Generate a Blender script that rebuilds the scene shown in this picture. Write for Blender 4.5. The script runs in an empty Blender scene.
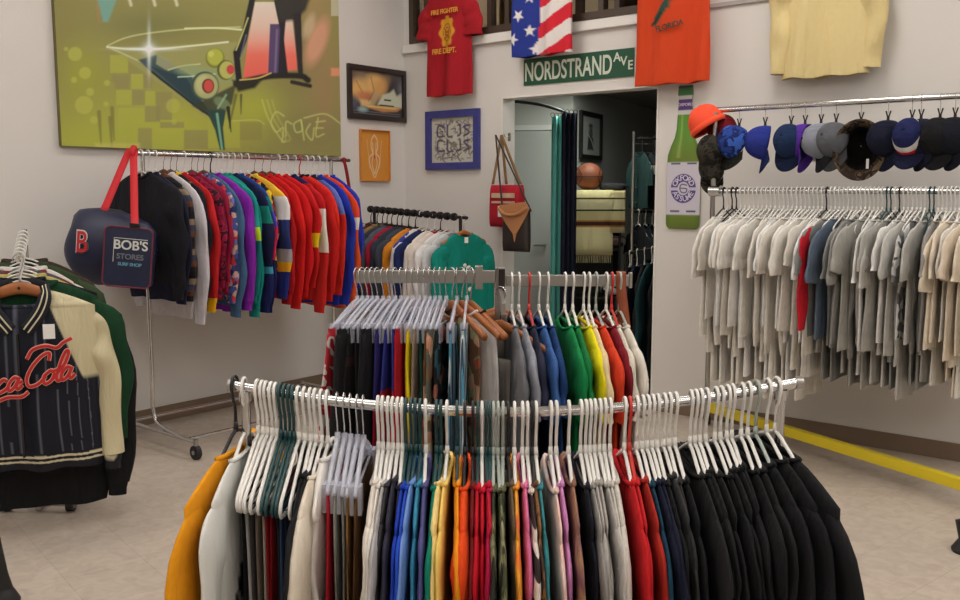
import bpy, math, random
import numpy as np
from mathutils import Matrix, Vector
C = bpy.context.scene.collection
PI = math.pi
rnd = random.Random(7)

# ------------------------------------------------------------------ camera
F = 920.0; H = 1.5; PITCH = math.atan(110/920)
cp, sp = math.cos(PITCH), math.sin(PITCH)
cam = bpy.data.cameras.new('camera'); camo = bpy.data.objects.new('camera', cam); C.objects.link(camo)
cam.sensor_width = 36; cam.lens = 36*F/960; cam.clip_start = .05
camo.location = (0, 0, H); camo.rotation_euler = (PI/2-PITCH, 0, 0)
bpy.context.scene.camera = camo
def ray(px, py):
    u, v = (px-480)/F, (300-py)/F
    return np.array([u, cp+v*sp, -sp+v*cp])
EYE = np.array([0, 0, H])
def at(px, py, Y):            # point of the view ray at forward distance Y
    d = ray(px, py); return EYE+d*(Y/d[1])
def atz(px, py, z):
    d = ray(px, py); return EYE+d*((z-H)/d[2])
def onplane(px, py, p0, n):
    d = ray(px, py); return EYE+d*(np.dot(np.array(p0)-EYE, n)/np.dot(d, n))

# room axes: wall A (left, painting) and wall B (right, doorway)
_a = math.atan((1237-480)/926)
uA = np.array([math.sin(_a), math.cos(_a), 0]); uB = np.array([math.cos(_a), -math.sin(_a), 0])
nA = -uB; nB = uA           # directions going into the walls
CORNER = atz(407, 368.5, 0)
def onA(px, py, off=0): return onplane(px, py, CORNER-nA*off, nA)
def onB(px, py, off=0): return onplane(px, py, CORNER-nB*off, nB)
ANG_A = math.atan2(uA[1], uA[0]); ANG_B = math.atan2(uB[1], uB[0])
def sB(p): return float(np.dot(p-CORNER, uB))
def sA(p): return float(-np.dot(p-CORNER, uA))

# ------------------------------------------------------------------ colours and materials
def lin(c):
    c = [x/255 for x in c]
    return tuple(x/12.92 if x <= .04045 else ((x+.055)/1.055)**2.4 for x in c)
_mats = {}
def mat(name, col=(200,200,200), rough=.6, metal=0, emit=None, es=0, trans=0, bump=0, bs=60, noise=0, ns=8, spec=None, ior=None, alpha=None):
    if name in _mats: return _mats[name]
    m = bpy.data.materials.new(name); m.use_nodes = True; nt = m.node_tree; N = nt.nodes; L = nt.links
    b = N['Principled BSDF']; c = lin(col)
    b.inputs['Base Color'].default_value = (*c, 1); b.inputs['Roughness'].default_value = rough; b.inputs['Metallic'].default_value = metal
    if spec is not None: b.inputs['Specular IOR Level'].default_value = spec
    if trans: b.inputs['Transmission Weight'].default_value = trans
    if ior: b.inputs['IOR'].default_value = ior
    if alpha is not None: b.inputs['Alpha'].default_value = alpha
    if emit: b.inputs['Emission Color'].default_value = (*lin(emit), 1); b.inputs['Emission Strength'].default_value = es
    if bump or noise:
        tc = N.new('ShaderNodeTexCoord')
    if noise:
        n = N.new('ShaderNodeTexNoise'); n.inputs['Scale'].default_value = ns; n.inputs['Detail'].default_value = 3
        L.new(tc.outputs['Object'], n.inputs['Vector'])
        r = N.new('ShaderNodeValToRGB'); r.color_ramp.elements[0].position = .3; r.color_ramp.elements[1].position = .7
        r.color_ramp.elements[0].color = (*[x*(1-noise) for x in c], 1); r.color_ramp.elements[1].color = (*[min(1, x*(1+noise)) for x in c], 1)
        L.new(n.outputs['Fac'], r.inputs['Fac']); L.new(r.outputs['Color'], b.inputs['Base Color'])
    if bump:
        n2 = N.new('ShaderNodeTexNoise'); n2.inputs['Scale'].default_value = bs
        L.new(tc.outputs['Object'], n2.inputs['Vector'])
        bp = N.new('ShaderNodeBump'); bp.inputs['Strength'].default_value = bump; bp.inputs['Distance'].default_value = .01
        L.new(n2.outputs['Fac'], bp.inputs['Height']); L.new(bp.outputs['Normal'], b.inputs['Normal'])
    _mats[name] = m; return m
def fab(col, rough=.92, noise=.06):
    col = tuple(int(x) for x in col)
    m = mat('fabric_%d_%d_%d_%d' % (*col, int(rough*100)), col, rough, spec=.2, noise=noise, ns=30); folds(m); return m
def folds(m, strength=.55):
    if m.get('folds'): return
    m['folds'] = 1; nt = m.node_tree; N = nt.nodes; L = nt.links; b = N['Principled BSDF']
    tc = N.new('ShaderNodeTexCoord'); mp = N.new('ShaderNodeMapping'); mp.inputs['Scale'].default_value = (16, 16, 3.2); mp.inputs['Rotation'].default_value = (0, .12, 0); L.new(tc.outputs['Object'], mp.inputs[0])
    n = N.new('ShaderNodeTexNoise'); n.inputs['Scale'].default_value = 1; n.inputs['Detail'].default_value = 3; n.inputs['Distortion'].default_value = .8; L.new(mp.outputs[0], n.inputs['Vector'])
    bp = N.new('ShaderNodeBump'); bp.inputs['Strength'].default_value = strength; bp.inputs['Distance'].default_value = .03
    L.new(n.outputs['Fac'], bp.inputs['Height']); L.new(bp.outputs['Normal'], b.inputs['Normal'])
def pat(kind, cols, scale=20, **k):
    """node pattern cloth. cols: list of colours (or (pos, colour) for bands)"""
    key = 'pattern_%s_%s_%s' % (kind, '_'.join(str(x) for x in cols), scale)
    key = key+str(sorted(k.items()))
    if key in _mats: return _mats[key]
    m = bpy.data.materials.new(kind+'_cloth'); m.use_nodes = True; nt = m.node_tree; N = nt.nodes; L = nt.links
    b = N['Principled BSDF']; b.inputs['Roughness'].default_value = k.get('rough', .85); b.inputs['Specular IOR Level'].default_value = .25
    tc = N.new('ShaderNodeTexCoord'); ramp = N.new('ShaderNodeValToRGB'); cr = ramp.color_ramp
    cr.interpolation = 'LINEAR' if kind == 'tiedye' else 'CONSTANT'
    sep = N.new('ShaderNodeSeparateXYZ'); L.new(tc.outputs['Object'], sep.inputs[0])
    if kind in ('bands', 'diag'):
        mth = N.new('ShaderNodeMath'); mth.operation = 'MULTIPLY'; mth.inputs[1].default_value = -1/1.2
        if kind == 'diag':
            ad = N.new('ShaderNodeMath'); ad.operation = 'MULTIPLY_ADD'; ad.inputs[1].default_value = k.get('tilt', .6)
            L.new(sep.outputs['X'], ad.inputs[0]); L.new(sep.outputs['Z'], ad.inputs[2]); L.new(ad.outputs[0], mth.inputs[0])
        else: L.new(sep.outputs['Z'], mth.inputs[0])
        L.new(mth.outputs[0], ramp.inputs['Fac'])
        for i, (p, c) in enumerate(cols):
            e = cr.elements[i] if i < 2 else cr.elements.new(min(.999, p/1.2))
            e.position = min(.999, p/1.2); e.color = (*lin(c), 1)
    elif kind in ('stripes', 'pin', 'hstripes'):
        mu = N.new('ShaderNodeMath'); mu.operation = 'MULTIPLY'; mu.inputs[1].default_value = scale
        fr = N.new('ShaderNodeMath'); fr.operation = 'FRACT'
        L.new(sep.outputs['Z' if kind == 'hstripes' else 'X'], mu.inputs[0]); L.new(mu.outputs[0], fr.inputs[0]); L.new(fr.outputs[0], ramp.inputs['Fac'])
        n = len(cols)
        for i, c in enumerate(cols):
            e = cr.elements[i] if i < 2 else cr.elements.new(i/n)
            e.position = i/n if kind != 'pin' else (0 if i == 0 else .92); e.color = (*lin(c), 1)
    else:
        if kind in ('voronoi', 'print'):
            t = N.new('ShaderNodeTexVoronoi'); t.inputs['Scale'].default_value = scale; L.new(tc.outputs['Object'], t.inputs['Vector'])
            s2 = N.new('ShaderNodeSeparateColor'); L.new(t.outputs['Color'], s2.inputs[0]); L.new(s2.outputs[0], ramp.inputs['Fac']); n0, n1 = 0., 1.
        elif kind == 'checker':
            t = N.new('ShaderNodeTexChecker'); t.inputs['Scale'].default_value = scale
            mp = N.new('ShaderNodeMapping'); mp.inputs['Scale'].default_value = (1, .001, 1); mp.inputs['Location'].default_value = (.003, .011, .002)
            L.new(tc.outputs['Object'], mp.inputs[0]); L.new(mp.outputs[0], t.inputs['Vector']); L.new(t.outputs['Fac'], ramp.inputs['Fac']); n0, n1 = 0., 1.
        else:
            t = N.new('ShaderNodeTexNoise'); t.inputs['Scale'].default_value = scale; t.inputs['Detail'].default_value = 2
            t.inputs['Distortion'].default_value = k.get('dist', .6)
            L.new(tc.outputs['Object'], t.inputs['Vector']); L.new(t.outputs['Fac'], ramp.inputs['Fac']); n0, n1 = .34, .66
        n = len(cols)
        for i, c in enumerate(cols):
            p = n0+(n1-n0)*i/max(1, (n if kind != 'tiedye' else n-1))
            e = cr.elements[i] if i < 2 else cr.elements.new(min(.99, p))
            e.position = min(.99, p); e.color = (*lin(c), 1)
    L.new(ramp.outputs['Color'], b.inputs['Base Color']); folds(m)
    _mats[key] = m; return m
def vcol_mat(name, rough=.7, spec=.3):
    if name in _mats: return _mats[name]
    m = bpy.data.materials.new(name); m.use_nodes = True; nt = m.node_tree
    b = nt.nodes['Principled BSDF']; b.inputs['Roughness'].default_value = rough; b.inputs['Specular IOR Level'].default_value = spec
    a = nt.nodes.new('ShaderNodeAttribute'); a.attribute_name = 'Col'
    nt.links.new(a.outputs['Color'], b.inputs['Base Color']); _mats[name] = m
    if name in ('printed_cotton', 'satin_cloth'): folds(m)
    return m

# ------------------------------------------------------------------ mesh accumulator
class MB:
    def __init__(s): s.v = []; s.f = []; s.m = []; s.n = 0; s.col = None
    def add(s, v, f, mi=0):
        v = np.asarray(v, float).reshape(-1, 3); s.v.append(v)
        n = s.n; s.f += [tuple(i+n for i in q) for q in f]; s.m += [mi]*len(f); s.n += len(v); return s
    def box(s, x0, x1, y0, y1, z0, z1, mi=0):
        v = [(x, y, z) for x in (x0, x1) for y in (y0, y1) for z in (z0, z1)]
        return s.add(v, [(0,1,3,2), (4,6,7,5), (0,4,5,1), (2,3,7,6), (0,2,6,4), (1,5,7,3)], mi)
    def grid(s, P, closed_u=False, mi=0, cap=False):
        P = np.asarray(P, float); r, c = P.shape[:2]; f = []
        for i in range(r-1):
            for j in range(c if closed_u else c-1):
                k = (j+1) % c; f.append((i*c+j, i*c+k, (i+1)*c+k, (i+1)*c+j))
        if cap: f.append(tuple(range(c))[::-1]); f.append(tuple((r-1)*c+j for j in range(c)))
        return s.add(P.reshape(-1, 3), f, mi)
    def tube(s, path, r, seg=8, closed=False, mi=0, cap=True, flat=None):
        """tube along a polyline; r a number or list; flat = (axis, factor) squashes the section along an axis"""
        P = np.asarray(path, float); n = len(P); rs = np.broadcast_to(np.asarray(r, float), (n,))
        if closed: T = np.roll(P, -1, 0)-np.roll(P, 1, 0)
        else: T = np.gradient(P, axis=0)
        T /= np.linalg.norm(T, axis=1)[:, None]+1e-12
        up = np.array([0, 0, 1.]) if abs(T[0][2]) < .9 else np.array([0, 1., 0])
        N = np.cross(T[0], up); N /= np.linalg.norm(N); rings = []
        for i in range(n):
            N = N-T[i]*np.dot(N, T[i]); N /= np.linalg.norm(N)+1e-12; B = np.cross(T[i], N)
            a = np.arange(seg)*2*PI/seg
            o = np.outer(np.cos(a), N)+np.outer(np.sin(a), B)
            if flat is not None:
                ax = np.asarray(flat[0], float); o = o-np.outer(o@ax, ax)*(1-flat[1])
            rings.append(P[i]+rs[i]*o)
        G = np.array(rings)
        if closed: G = np.concatenate([G, G[:1]])
        return s.grid(G, True, mi, cap and not closed)
    def cyl(s, p0, p1, r, seg=16, mi=0): return s.tube([p0, p1], r, seg, mi=mi)
    def lathe(s, prof, c=(0, 0, 0), seg=24, axis='z', mi=0, sc=(1, 1, 1), a0=0, a1=2*PI):
        full = abs(a1-a0-2*PI) < 1e-6
        a = np.linspace(a0, a1, seg, endpoint=not full); G = []
        for r, h in prof:
            x, y, z = r*np.cos(a), r*np.sin(a), np.full_like(a, h)
            p = np.stack([x, y, z], 1)
            if axis == 'x': p = p[:, [2, 0, 1]]
            if axis == 'y': p = p[:, [0, 2, 1]]
            G.append(p*np.array(sc)+np.array(c))
        return s.grid(np.array(G), full, mi)
    def ell(s, c, r, seg=20, rows=12, mi=0):
        t = np.linspace(0, PI, rows+1); return s.lathe([(max(1e-4, math.sin(x)), -math.cos(x)) for x in t], c, seg, mi=mi, sc=r)
    def prism(s, pts, y0, y1, mi=0):
        """outline of (x, z) pushed from y0 to y1"""
        n = len(pts); v = [(x, y0, z) for x, z in pts]+[(x, y1, z) for x, z in pts]
        f = [tuple(range(n)), tuple(range(2*n-1, n-1, -1))]+[(i, i+n, (i+1) % n+n, (i+1) % n) for i in range(n)]
        return s.add(v, f, mi)
    def xf(s, M):
        M = np.array(M)
        for i, v in enumerate(s.v): s.v[i] = v@M[:3, :3].T+M[:3, 3]
        return s
    def mesh(s, name, mats, smooth=True):
        me = bpy.data.meshes.new(name); V = np.concatenate(s.v)
        me.from_pydata(V.tolist(), [], s.f)
        mats = mats if isinstance(mats, (list, tuple)) else [mats]
        for m in mats: me.materials.append(m)
        me.polygons.foreach_set('material_index', np.array(s.m, dtype=np.int32) % len(mats))
        if smooth:
            me.polygons.foreach_set('use_smooth', np.ones(len(s.f), dtype=bool))
            if smooth == 'auto':
                try: me.set_sharp_from_angle(angle=math.radians(40))
                except Exception: pass
        if s.col is not None:
            ca = me.color_attributes.new('Col', 'FLOAT_COLOR', 'POINT')
            ca.data.foreach_set('color', np.concatenate([s.col, np.ones((len(s.col), 1))], 1).astype(np.float32).ravel())
        me.update(); return me
    def build(s, name, mats, parent=None, smooth='auto', bevel=0):
        o = bpy.data.objects.new(name, s.mesh(name, mats, smooth)); C.objects.link(o)
        if parent is not None: o.parent = parent
        if bevel:
            b = o.modifiers.new('bevel', 'BEVEL'); b.width = bevel; b.segments = 2; b.limit_method = 'ANGLE'
        return o
ALL_LABELS = {}
def tag(o, label, cat, group=None, kind=None):
    if label: o['label'] = label; ALL_LABELS.setdefault(label, []).append(o)
    if cat: o['category'] = cat
    if group: o['group'] = group
    if kind: o['kind'] = kind
    return o
def thing(name, label, cat, loc=(0, 0, 0), rz=0, group=None, M=None, **kw):
    o = bpy.data.objects.new(name, None); C.objects.link(o); o.empty_display_size = .1
    if M is not None: o.matrix_world = M
    else: o.location = tuple(loc); o.rotation_euler = (kw.get('rx', 0), kw.get('ry', 0), rz)
    return tag(o, label, cat, group)
def share(name, me, parent):
    o = bpy.data.objects.new(name, me); C.objects.link(o); o.parent = parent; return o
def struct(o): o['kind'] = 'structure'; return o
def text_mb(s, size, depth=.002, align='CENTER', bold=0, space=1):
    cu = bpy.data.curves.new('t', 'FONT'); cu.body = s; cu.size = size; cu.extrude = depth; cu.align_x = align; cu.align_y = 'CENTER'
    cu.offset = bold; cu.space_character = space
    ob = bpy.data.objects.new('t', cu); C.objects.link(ob)
    dg = bpy.context.evaluated_depsgraph_get(); me = bpy.data.meshes.new_from_object(ob.evaluated_get(dg))
    v = np.array([tuple(x.co) for x in me.vertices]); f = [tuple(p.vertices) for p in me.polygons]
    bpy.data.objects.remove(ob); bpy.data.curves.remove(cu); bpy.data.meshes.remove(me)
    mb = MB(); mb.add(np.stack([v[:, 0], -v[:, 2], v[:, 1]], 1), f)   # lies in XZ facing -Y
    return mb

# ------------------------------------------------------------------ picture painter (colours over a grid of points)
class Art:
    def __init__(s, X, Y, base): s.X = X; s.Y = Y; s.c = np.ones(X.shape+(3,))*np.array(lin(base))
    def put(s, m, col):
        m = np.clip(m, 0, 1)[..., None]
        col = np.array(lin(col)) if not isinstance(col, np.ndarray) else col
        s.c = s.c*(1-m)+col*m
    def ell(s, x, y, rx, ry, col, soft=.5, a=1, rot=0):
        dx, dy = s.X-x, s.Y-y; c_, s_ = math.cos(rot), math.sin(rot); dx, dy = dx*c_+dy*s_, -dx*s_+dy*c_
        d = np.sqrt((dx/rx)**2+(dy/ry)**2); s.put(a*np.clip((1-d)*min(rx, ry)/soft+.5, 0, 1), col)
    def glow(s, x, y, rx, ry, col, a=1): s.put(a*np.exp(-((s.X-x)/rx)**2-((s.Y-y)/ry)**2), col)
    def line(s, pts, w, col, soft=.5, a=1):
        D = np.full(s.X.shape, 1e9)
        for i, ((x0, y0), (x1, y1)) in enumerate(zip(pts[:-1], pts[1:])):
            dx, dy = x1-x0, y1-y0; t = np.clip(((s.X-x0)*dx+(s.Y-y0)*dy)/(dx*dx+dy*dy+1e-9), 0, 1)
            ww = w if not isinstance(w, (list, tuple)) else w[i]+(w[i+1]-w[i])*t
            D = np.minimum(D, np.hypot(s.X-x0-t*dx, s.Y-y0-t*dy)-ww/2)
        s.put(a*np.clip(.5-D/soft, 0, 1), col)
    def poly(s, pts, col, soft=.5, a=1):
        ins = np.zeros(s.X.shape, bool); D = np.full(s.X.shape, 1e9); n = len(pts)
        for i in range(n):
            (x0, y0), (x1, y1) = pts[i], pts[(i+1) % n]; dx, dy = x1-x0, y1-y0
            t = np.clip(((s.X-x0)*dx+(s.Y-y0)*dy)/(dx*dx+dy*dy+1e-9), 0, 1); D = np.minimum(D, np.hypot(s.X-x0-t*dx, s.Y-y0-t*dy))
            c1 = (y0 > s.Y) != (y1 > s.Y)
            with np.errstate(divide='ignore', invalid='ignore'): xi = (x1-x0)*(s.Y-y0)/(y1-y0+1e-12)+x0
            ins ^= c1 & (s.X < xi)
        D = np.where(ins, -D, D); s.put(a*np.clip(.5-D/soft, 0, 1), col)
    def rect(s, x0, y0, x1, y1, col, **k): s.poly([(x0, y0), (x1, y0), (x1, y1), (x0, y1)], col, **k)
def smooth_pts(pts, n=8, closed=False):
    P = [np.array(p, float) for p in pts]; out = []
    m = len(P)
    for i in range(m if closed else m-1):
        p0 = P[(i-1) % m] if closed or i > 0 else 2*P[0]-P[1]
        p1, p2 = P[i], P[(i+1) % m]
        p3 = P[(i+2) % m] if closed or i+2 < m else 2*P[-1]-P[-2]
        for k in range(n):
            t = k/n; out.append(.5*((2*p1)+(-p0+p2)*t+(2*p0-5*p1+4*p2-p3)*t*t+(-p0+3*p1-3*p2+p3)*t**3))
    if not closed: out.append(P[-1])
    return np.array(out)
def art_sheet(x0, x1, z0, z1, nx, nz, painter, y=0):
    """grid sheet in XZ facing -Y; painter(X, Z) -> Art in the sheet's own coordinates"""
    X, Z = np.meshgrid(np.linspace(x0, x1, nx), np.linspace(z0, z1, nz))
    mb = MB(); mb.grid(np.stack([X, np.full_like(X, y), Z], -1)); mb.col = painter(X, Z).c.reshape(-1, 3); return mb
# ------------------------------------------------------------------ shared finishes
CHROME = mat('chrome', (205, 205, 205), .16, 1); STEEL = mat('brushed_steel', (170, 168, 164), .32, 1)
DARKMETAL = mat('dark_metal', (60, 57, 54), .4, .8); BLACKP = mat('black_plastic', (22, 22, 24), .45); RUBBER = mat('black_rubber', (28, 28, 29), .6)
WHITEP = mat('white_plastic', (235, 232, 226), .35); GREENP = mat('dark_green_plastic', (28, 66, 68), .35); REDP = mat('red_plastic', (205, 52, 42), .4)
GREYP = mat('grey_green_plastic', (168, 176, 168), .4); CLEARP = mat('clear_plastic', (228, 230, 244), .1, alpha=.42, spec=1)
WOOD = mat('hanger_wood', (164, 98, 52), .4, noise=.15, ns=14); TAGM = mat('price_tag_paper', (240, 240, 236), .7)
DARKWOOD = mat('dark_wood_hanger', (96, 64, 44), .5)

# ------------------------------------------------------------------ hangers (origin = centre of the rail, X across the garment, Y along the rail)
def hook_path(r=.021, drop=.088):
    a = np.linspace(math.radians(200), math.radians(-35), 14)
    p = [(r*math.cos(t), 0, r*math.sin(t)) for t in a][::1]
    p += [(.012, 0, -.030), (.003, 0, -.045), (0, 0, -.06), (0, 0, -drop)]
    return p
_hm = {}
def hanger_meshes(kind):
    if kind in _hm: return _hm[kind]
    A = []
    if kind in ('white', 'green', 'red', 'grey', 'black'):
        m = {'white': WHITEP, 'green': GREENP, 'red': REDP, 'grey': GREYP, 'black': BLACKP}[kind]
        b = MB(); b.tube(hook_path(), .0037, 7)
        b.tube([(0, 0, -.08), (0, 0, -.104)], [.0042, .0065], 8)
        A.append(('hook', b.mesh('hook', m)))
        b = MB(); P = [(0, 0, -.1), (.03, 0, -.108), (.176, 0, -.174), (.191, 0, -.184), (.196, 0, -.198), (.188, 0, -.210), (.17, 0, -.214)]
        P = P+[(-x, y, z) for x, y, z in P[::-1]]; b.tube(P[:-1], .0042, 7, closed=True)
        A.append(('shoulder_bar', b.mesh('bar', m)))
    elif kind in ('wood', 'darkwood'):
        b = MB(); b.tube(hook_path(drop=.1), .002, 6); A.append(('hook', b.mesh('hook', CHROME)))
        b = MB(); P = []
        for t in np.linspace(-1, 1, 21): P.append((.215*t, 0, -.1-.075*abs(t)**1.15))
        G = []
        for i, p in enumerate(P):
            h = .017-.004*abs(P[i][0])/.2; y = .007+.004*abs(P[i][0])/.2
            G.append([(p[0], y*math.cos(a), p[2]+h*math.sin(a)) for a in np.arange(10)*2*PI/10])
        b.grid(G, True, cap=True); A.append(('shoulder_bar', b.mesh('bar', WOOD if kind == 'wood' else DARKWOOD)))
    elif kind == 'clear':
        b = MB(); b.tube(hook_path(drop=.075), .0018, 6); A.append(('hook', b.mesh('hook', CHROME)))
        b = MB(); P = [(.17*t, 0, -.08-.075*abs(t)**1.2) for t in np.linspace(-1, 1, 13)]
        b.tube(P, .005, 7); b.tube([(x, 0, z-.022) for x, y, z in P[2:-2]], .003, 5); b.tube([(-.165, 0, -.152), (.165, 0, -.152)], .0036, 6)
        b.tube([(0, 0, -.07), (0, 0, -.105)], .007, 6)
        A.append(('shoulder_bar', b.mesh('bar', CLEARP)))
        for sx in (-1, 1):
            b = MB(); x = sx*.14; b.box(x-.016, x+.016, -.012, -.004, -.2, -.14); b.box(x-.016, x+.016, .004, .012, -.2, -.14)
            b.box(x-.012, x+.012, -.006, .006, -.158, -.146); A.append(('clip', b.mesh('clip', CLEARP, False)))
    elif kind == 'wire':
        b = MB(); b.tube(hook_path(), .0014, 5); A.append(('hook', b.mesh('hook', DARKMETAL)))
        b = MB(); P = [(0, 0, -.088), (.2, 0, -.18), (.2, 0, -.187), (-.2, 0, -.187), (-.2, 0, -.18)]; b.tube(P, .0014, 5, closed=True)
        A.append(('shoulder_bar', b.mesh('bar', DARKMETAL)))
    _hm[kind] = A; return A
HCOL = {'white': 'white plastic', 'green': 'dark green plastic', 'red': 'red plastic', 'grey': 'pale grey plastic', 'black': 'black plastic',
        'wood': 'brown wooden', 'darkwood': 'dark wooden', 'clear': 'clear plastic clip', 'wire': 'thin metal wire'}

# ------------------------------------------------------------------ garments
def gbody(hw=.235, L=.70, th=.007, neck=.085, seed=0, z0=-.112, drop=.066,  flare=.02, vneck=.035, fold=.005, nseg=36, rows=24, taper=0, hemin=0, ripple=.012, full=0):
    r = random.Random(seed); ph = [r.uniform(0, 2*PI) for _ in range(10)]; k1 = r.uniform(14, 22); k2 = r.uniform(30, 44)
    a = np.arange(nseg)*2*PI/nseg; ca, sa = np.cos(a), np.sin(a)
    ex = np.sign(ca)*np.abs(ca)**.75; ey = np.sign(sa)*np.abs(sa)**.8; G = []
    ns = 6
    for i in range(ns):
        t = i/(ns-1); w = neck+(hw-neck)*t**.92; z = z0-drop*(t**1.25); tt = th*(.75+.35*t)
        zz = z-(vneck*(1-t)**2)*np.where(ey < 0, 1, .25)*(1-np.abs(ex)**2)
        G.append(np.stack([w*ex, tt*ey, zz], 1))
    zt = z0-drop
    for j in range(1, rows+1):
        t = j/rows; z = zt-(L-drop)*t
        w = hw+flare*t-taper*math.sin(PI*min(1, t*1.2))-hemin*max(0, (t-.9)/.1)
        rp = min(1, t*2.2)
        w1 = w*(1+ripple*rp*math.sin(9*t+ph[0])); w2 = w*(1+ripple*rp*math.sin(8*t+ph[1]))
        x = np.where(ex > 0, ex*w1, ex*w2)
        mid = 1-np.abs(ex)**3
        f = fold*rp*(np.sin(x*k1+ph[2]+1.6*t)+.55*np.sin(x*k2+ph[3]+3*t))
        ttk = th*(1+.2*t)+full*math.sin(PI*min(1, t*1.05))**.7*mid
        y = ttk*ey+f+fold*.5*rp*np.sin(x*k2*.8+ph[4])*ey
        zz = np.full_like(x, z)+.004*rp*np.sin(x*30+ph[5])*(t > .9)
        G.append(np.stack([x, y, zz], 1))
    b = MB(); b.grid(np.array(G), True); return b
def gsleeve(side, path, rad, yth, seed=0, seg=14, n=18, wr=.18, wf=16):
    r = random.Random(seed*7+(side > 0)); ph = r.uniform(0, 6.28); ph2 = r.uniform(0, 6.28)
    P = smooth_pts([(p[0]*1., 0, p[1]) for p in path], max(2, n//(len(path)-1)))
    T = np.gradient(P, axis=0); T /= np.linalg.norm(T, axis=1)[:, None]; m = len(P)
    R = np.interp(np.linspace(0, 1, m), np.linspace(0, 1, len(rad)), rad); Y = np.interp(np.linspace(0, 1, m), np.linspace(0, 1, len(yth)), yth)
    a = np.arange(seg)*2*PI/seg; G = []
    for i in range(m):
        t = i/(m-1); N = np.array([T[i][2], 0, -T[i][0]]); w = wr*min(1, t*3)
        rr = R[i]*(1+.5*w*math.sin(wf*t+ph)); yy = Y[i]*(1+w*math.sin(wf*1.3*t+ph2)+0*t)
        off = Y[i]*w*1.2*np.sin(wf*.8*t+ph2+np.cos(a)*1.5)
        G.append(P[i]+np.outer(np.cos(a)*rr, N)+np.outer(np.sin(a)*yy+off, [0, 1, 0]))
    G = np.array(G); G[:, :, 0] *= side
    if side < 0: G = G[:, ::-1]
    b = MB(); b.grid(G, True); return b
def gcollar(neck=.088, th=.009, r=.006, z0=-.112, vneck=.035, h=0):
    a = np.arange(24)*2*PI/24; ex = np.sign(np.cos(a))*np.abs(np.cos(a))**.75
    P = [(neck*ex[i], th*math.sin(t), z0+.001-vneck*(1 if math.sin(t) < 0 else .25)*(1-ex[i]**2)+h*.5) for i, t in enumerate(a)]
    b = MB(); b.tube(P, r, 6, closed=True)
    return b
SL = {  # sleeve path (x, z), radius list, thickness factor list
 'short': ([(.17, -.225), (.235, -.27), (.262, -.33), (.268, -.385)], [.055, .085, .085, .088], [1, 1.1, 1.1, 1.1]),
 'long': ([(.17, -.225), (.235, -.28), (.262, -.42), (.268, -.56), (.262, -.72)], [.055, .085, .07, .06, .047], [1, 1.2, 1.2, 1.1, .9]),
 'puffy': ([(.18, -.22), (.25, -.29), (.285, -.42), (.285, -.58), (.27, -.74)], [.07, .1, .088, .08, .06], [1, 1.2, 1.2, 1.1, .8])}
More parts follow.
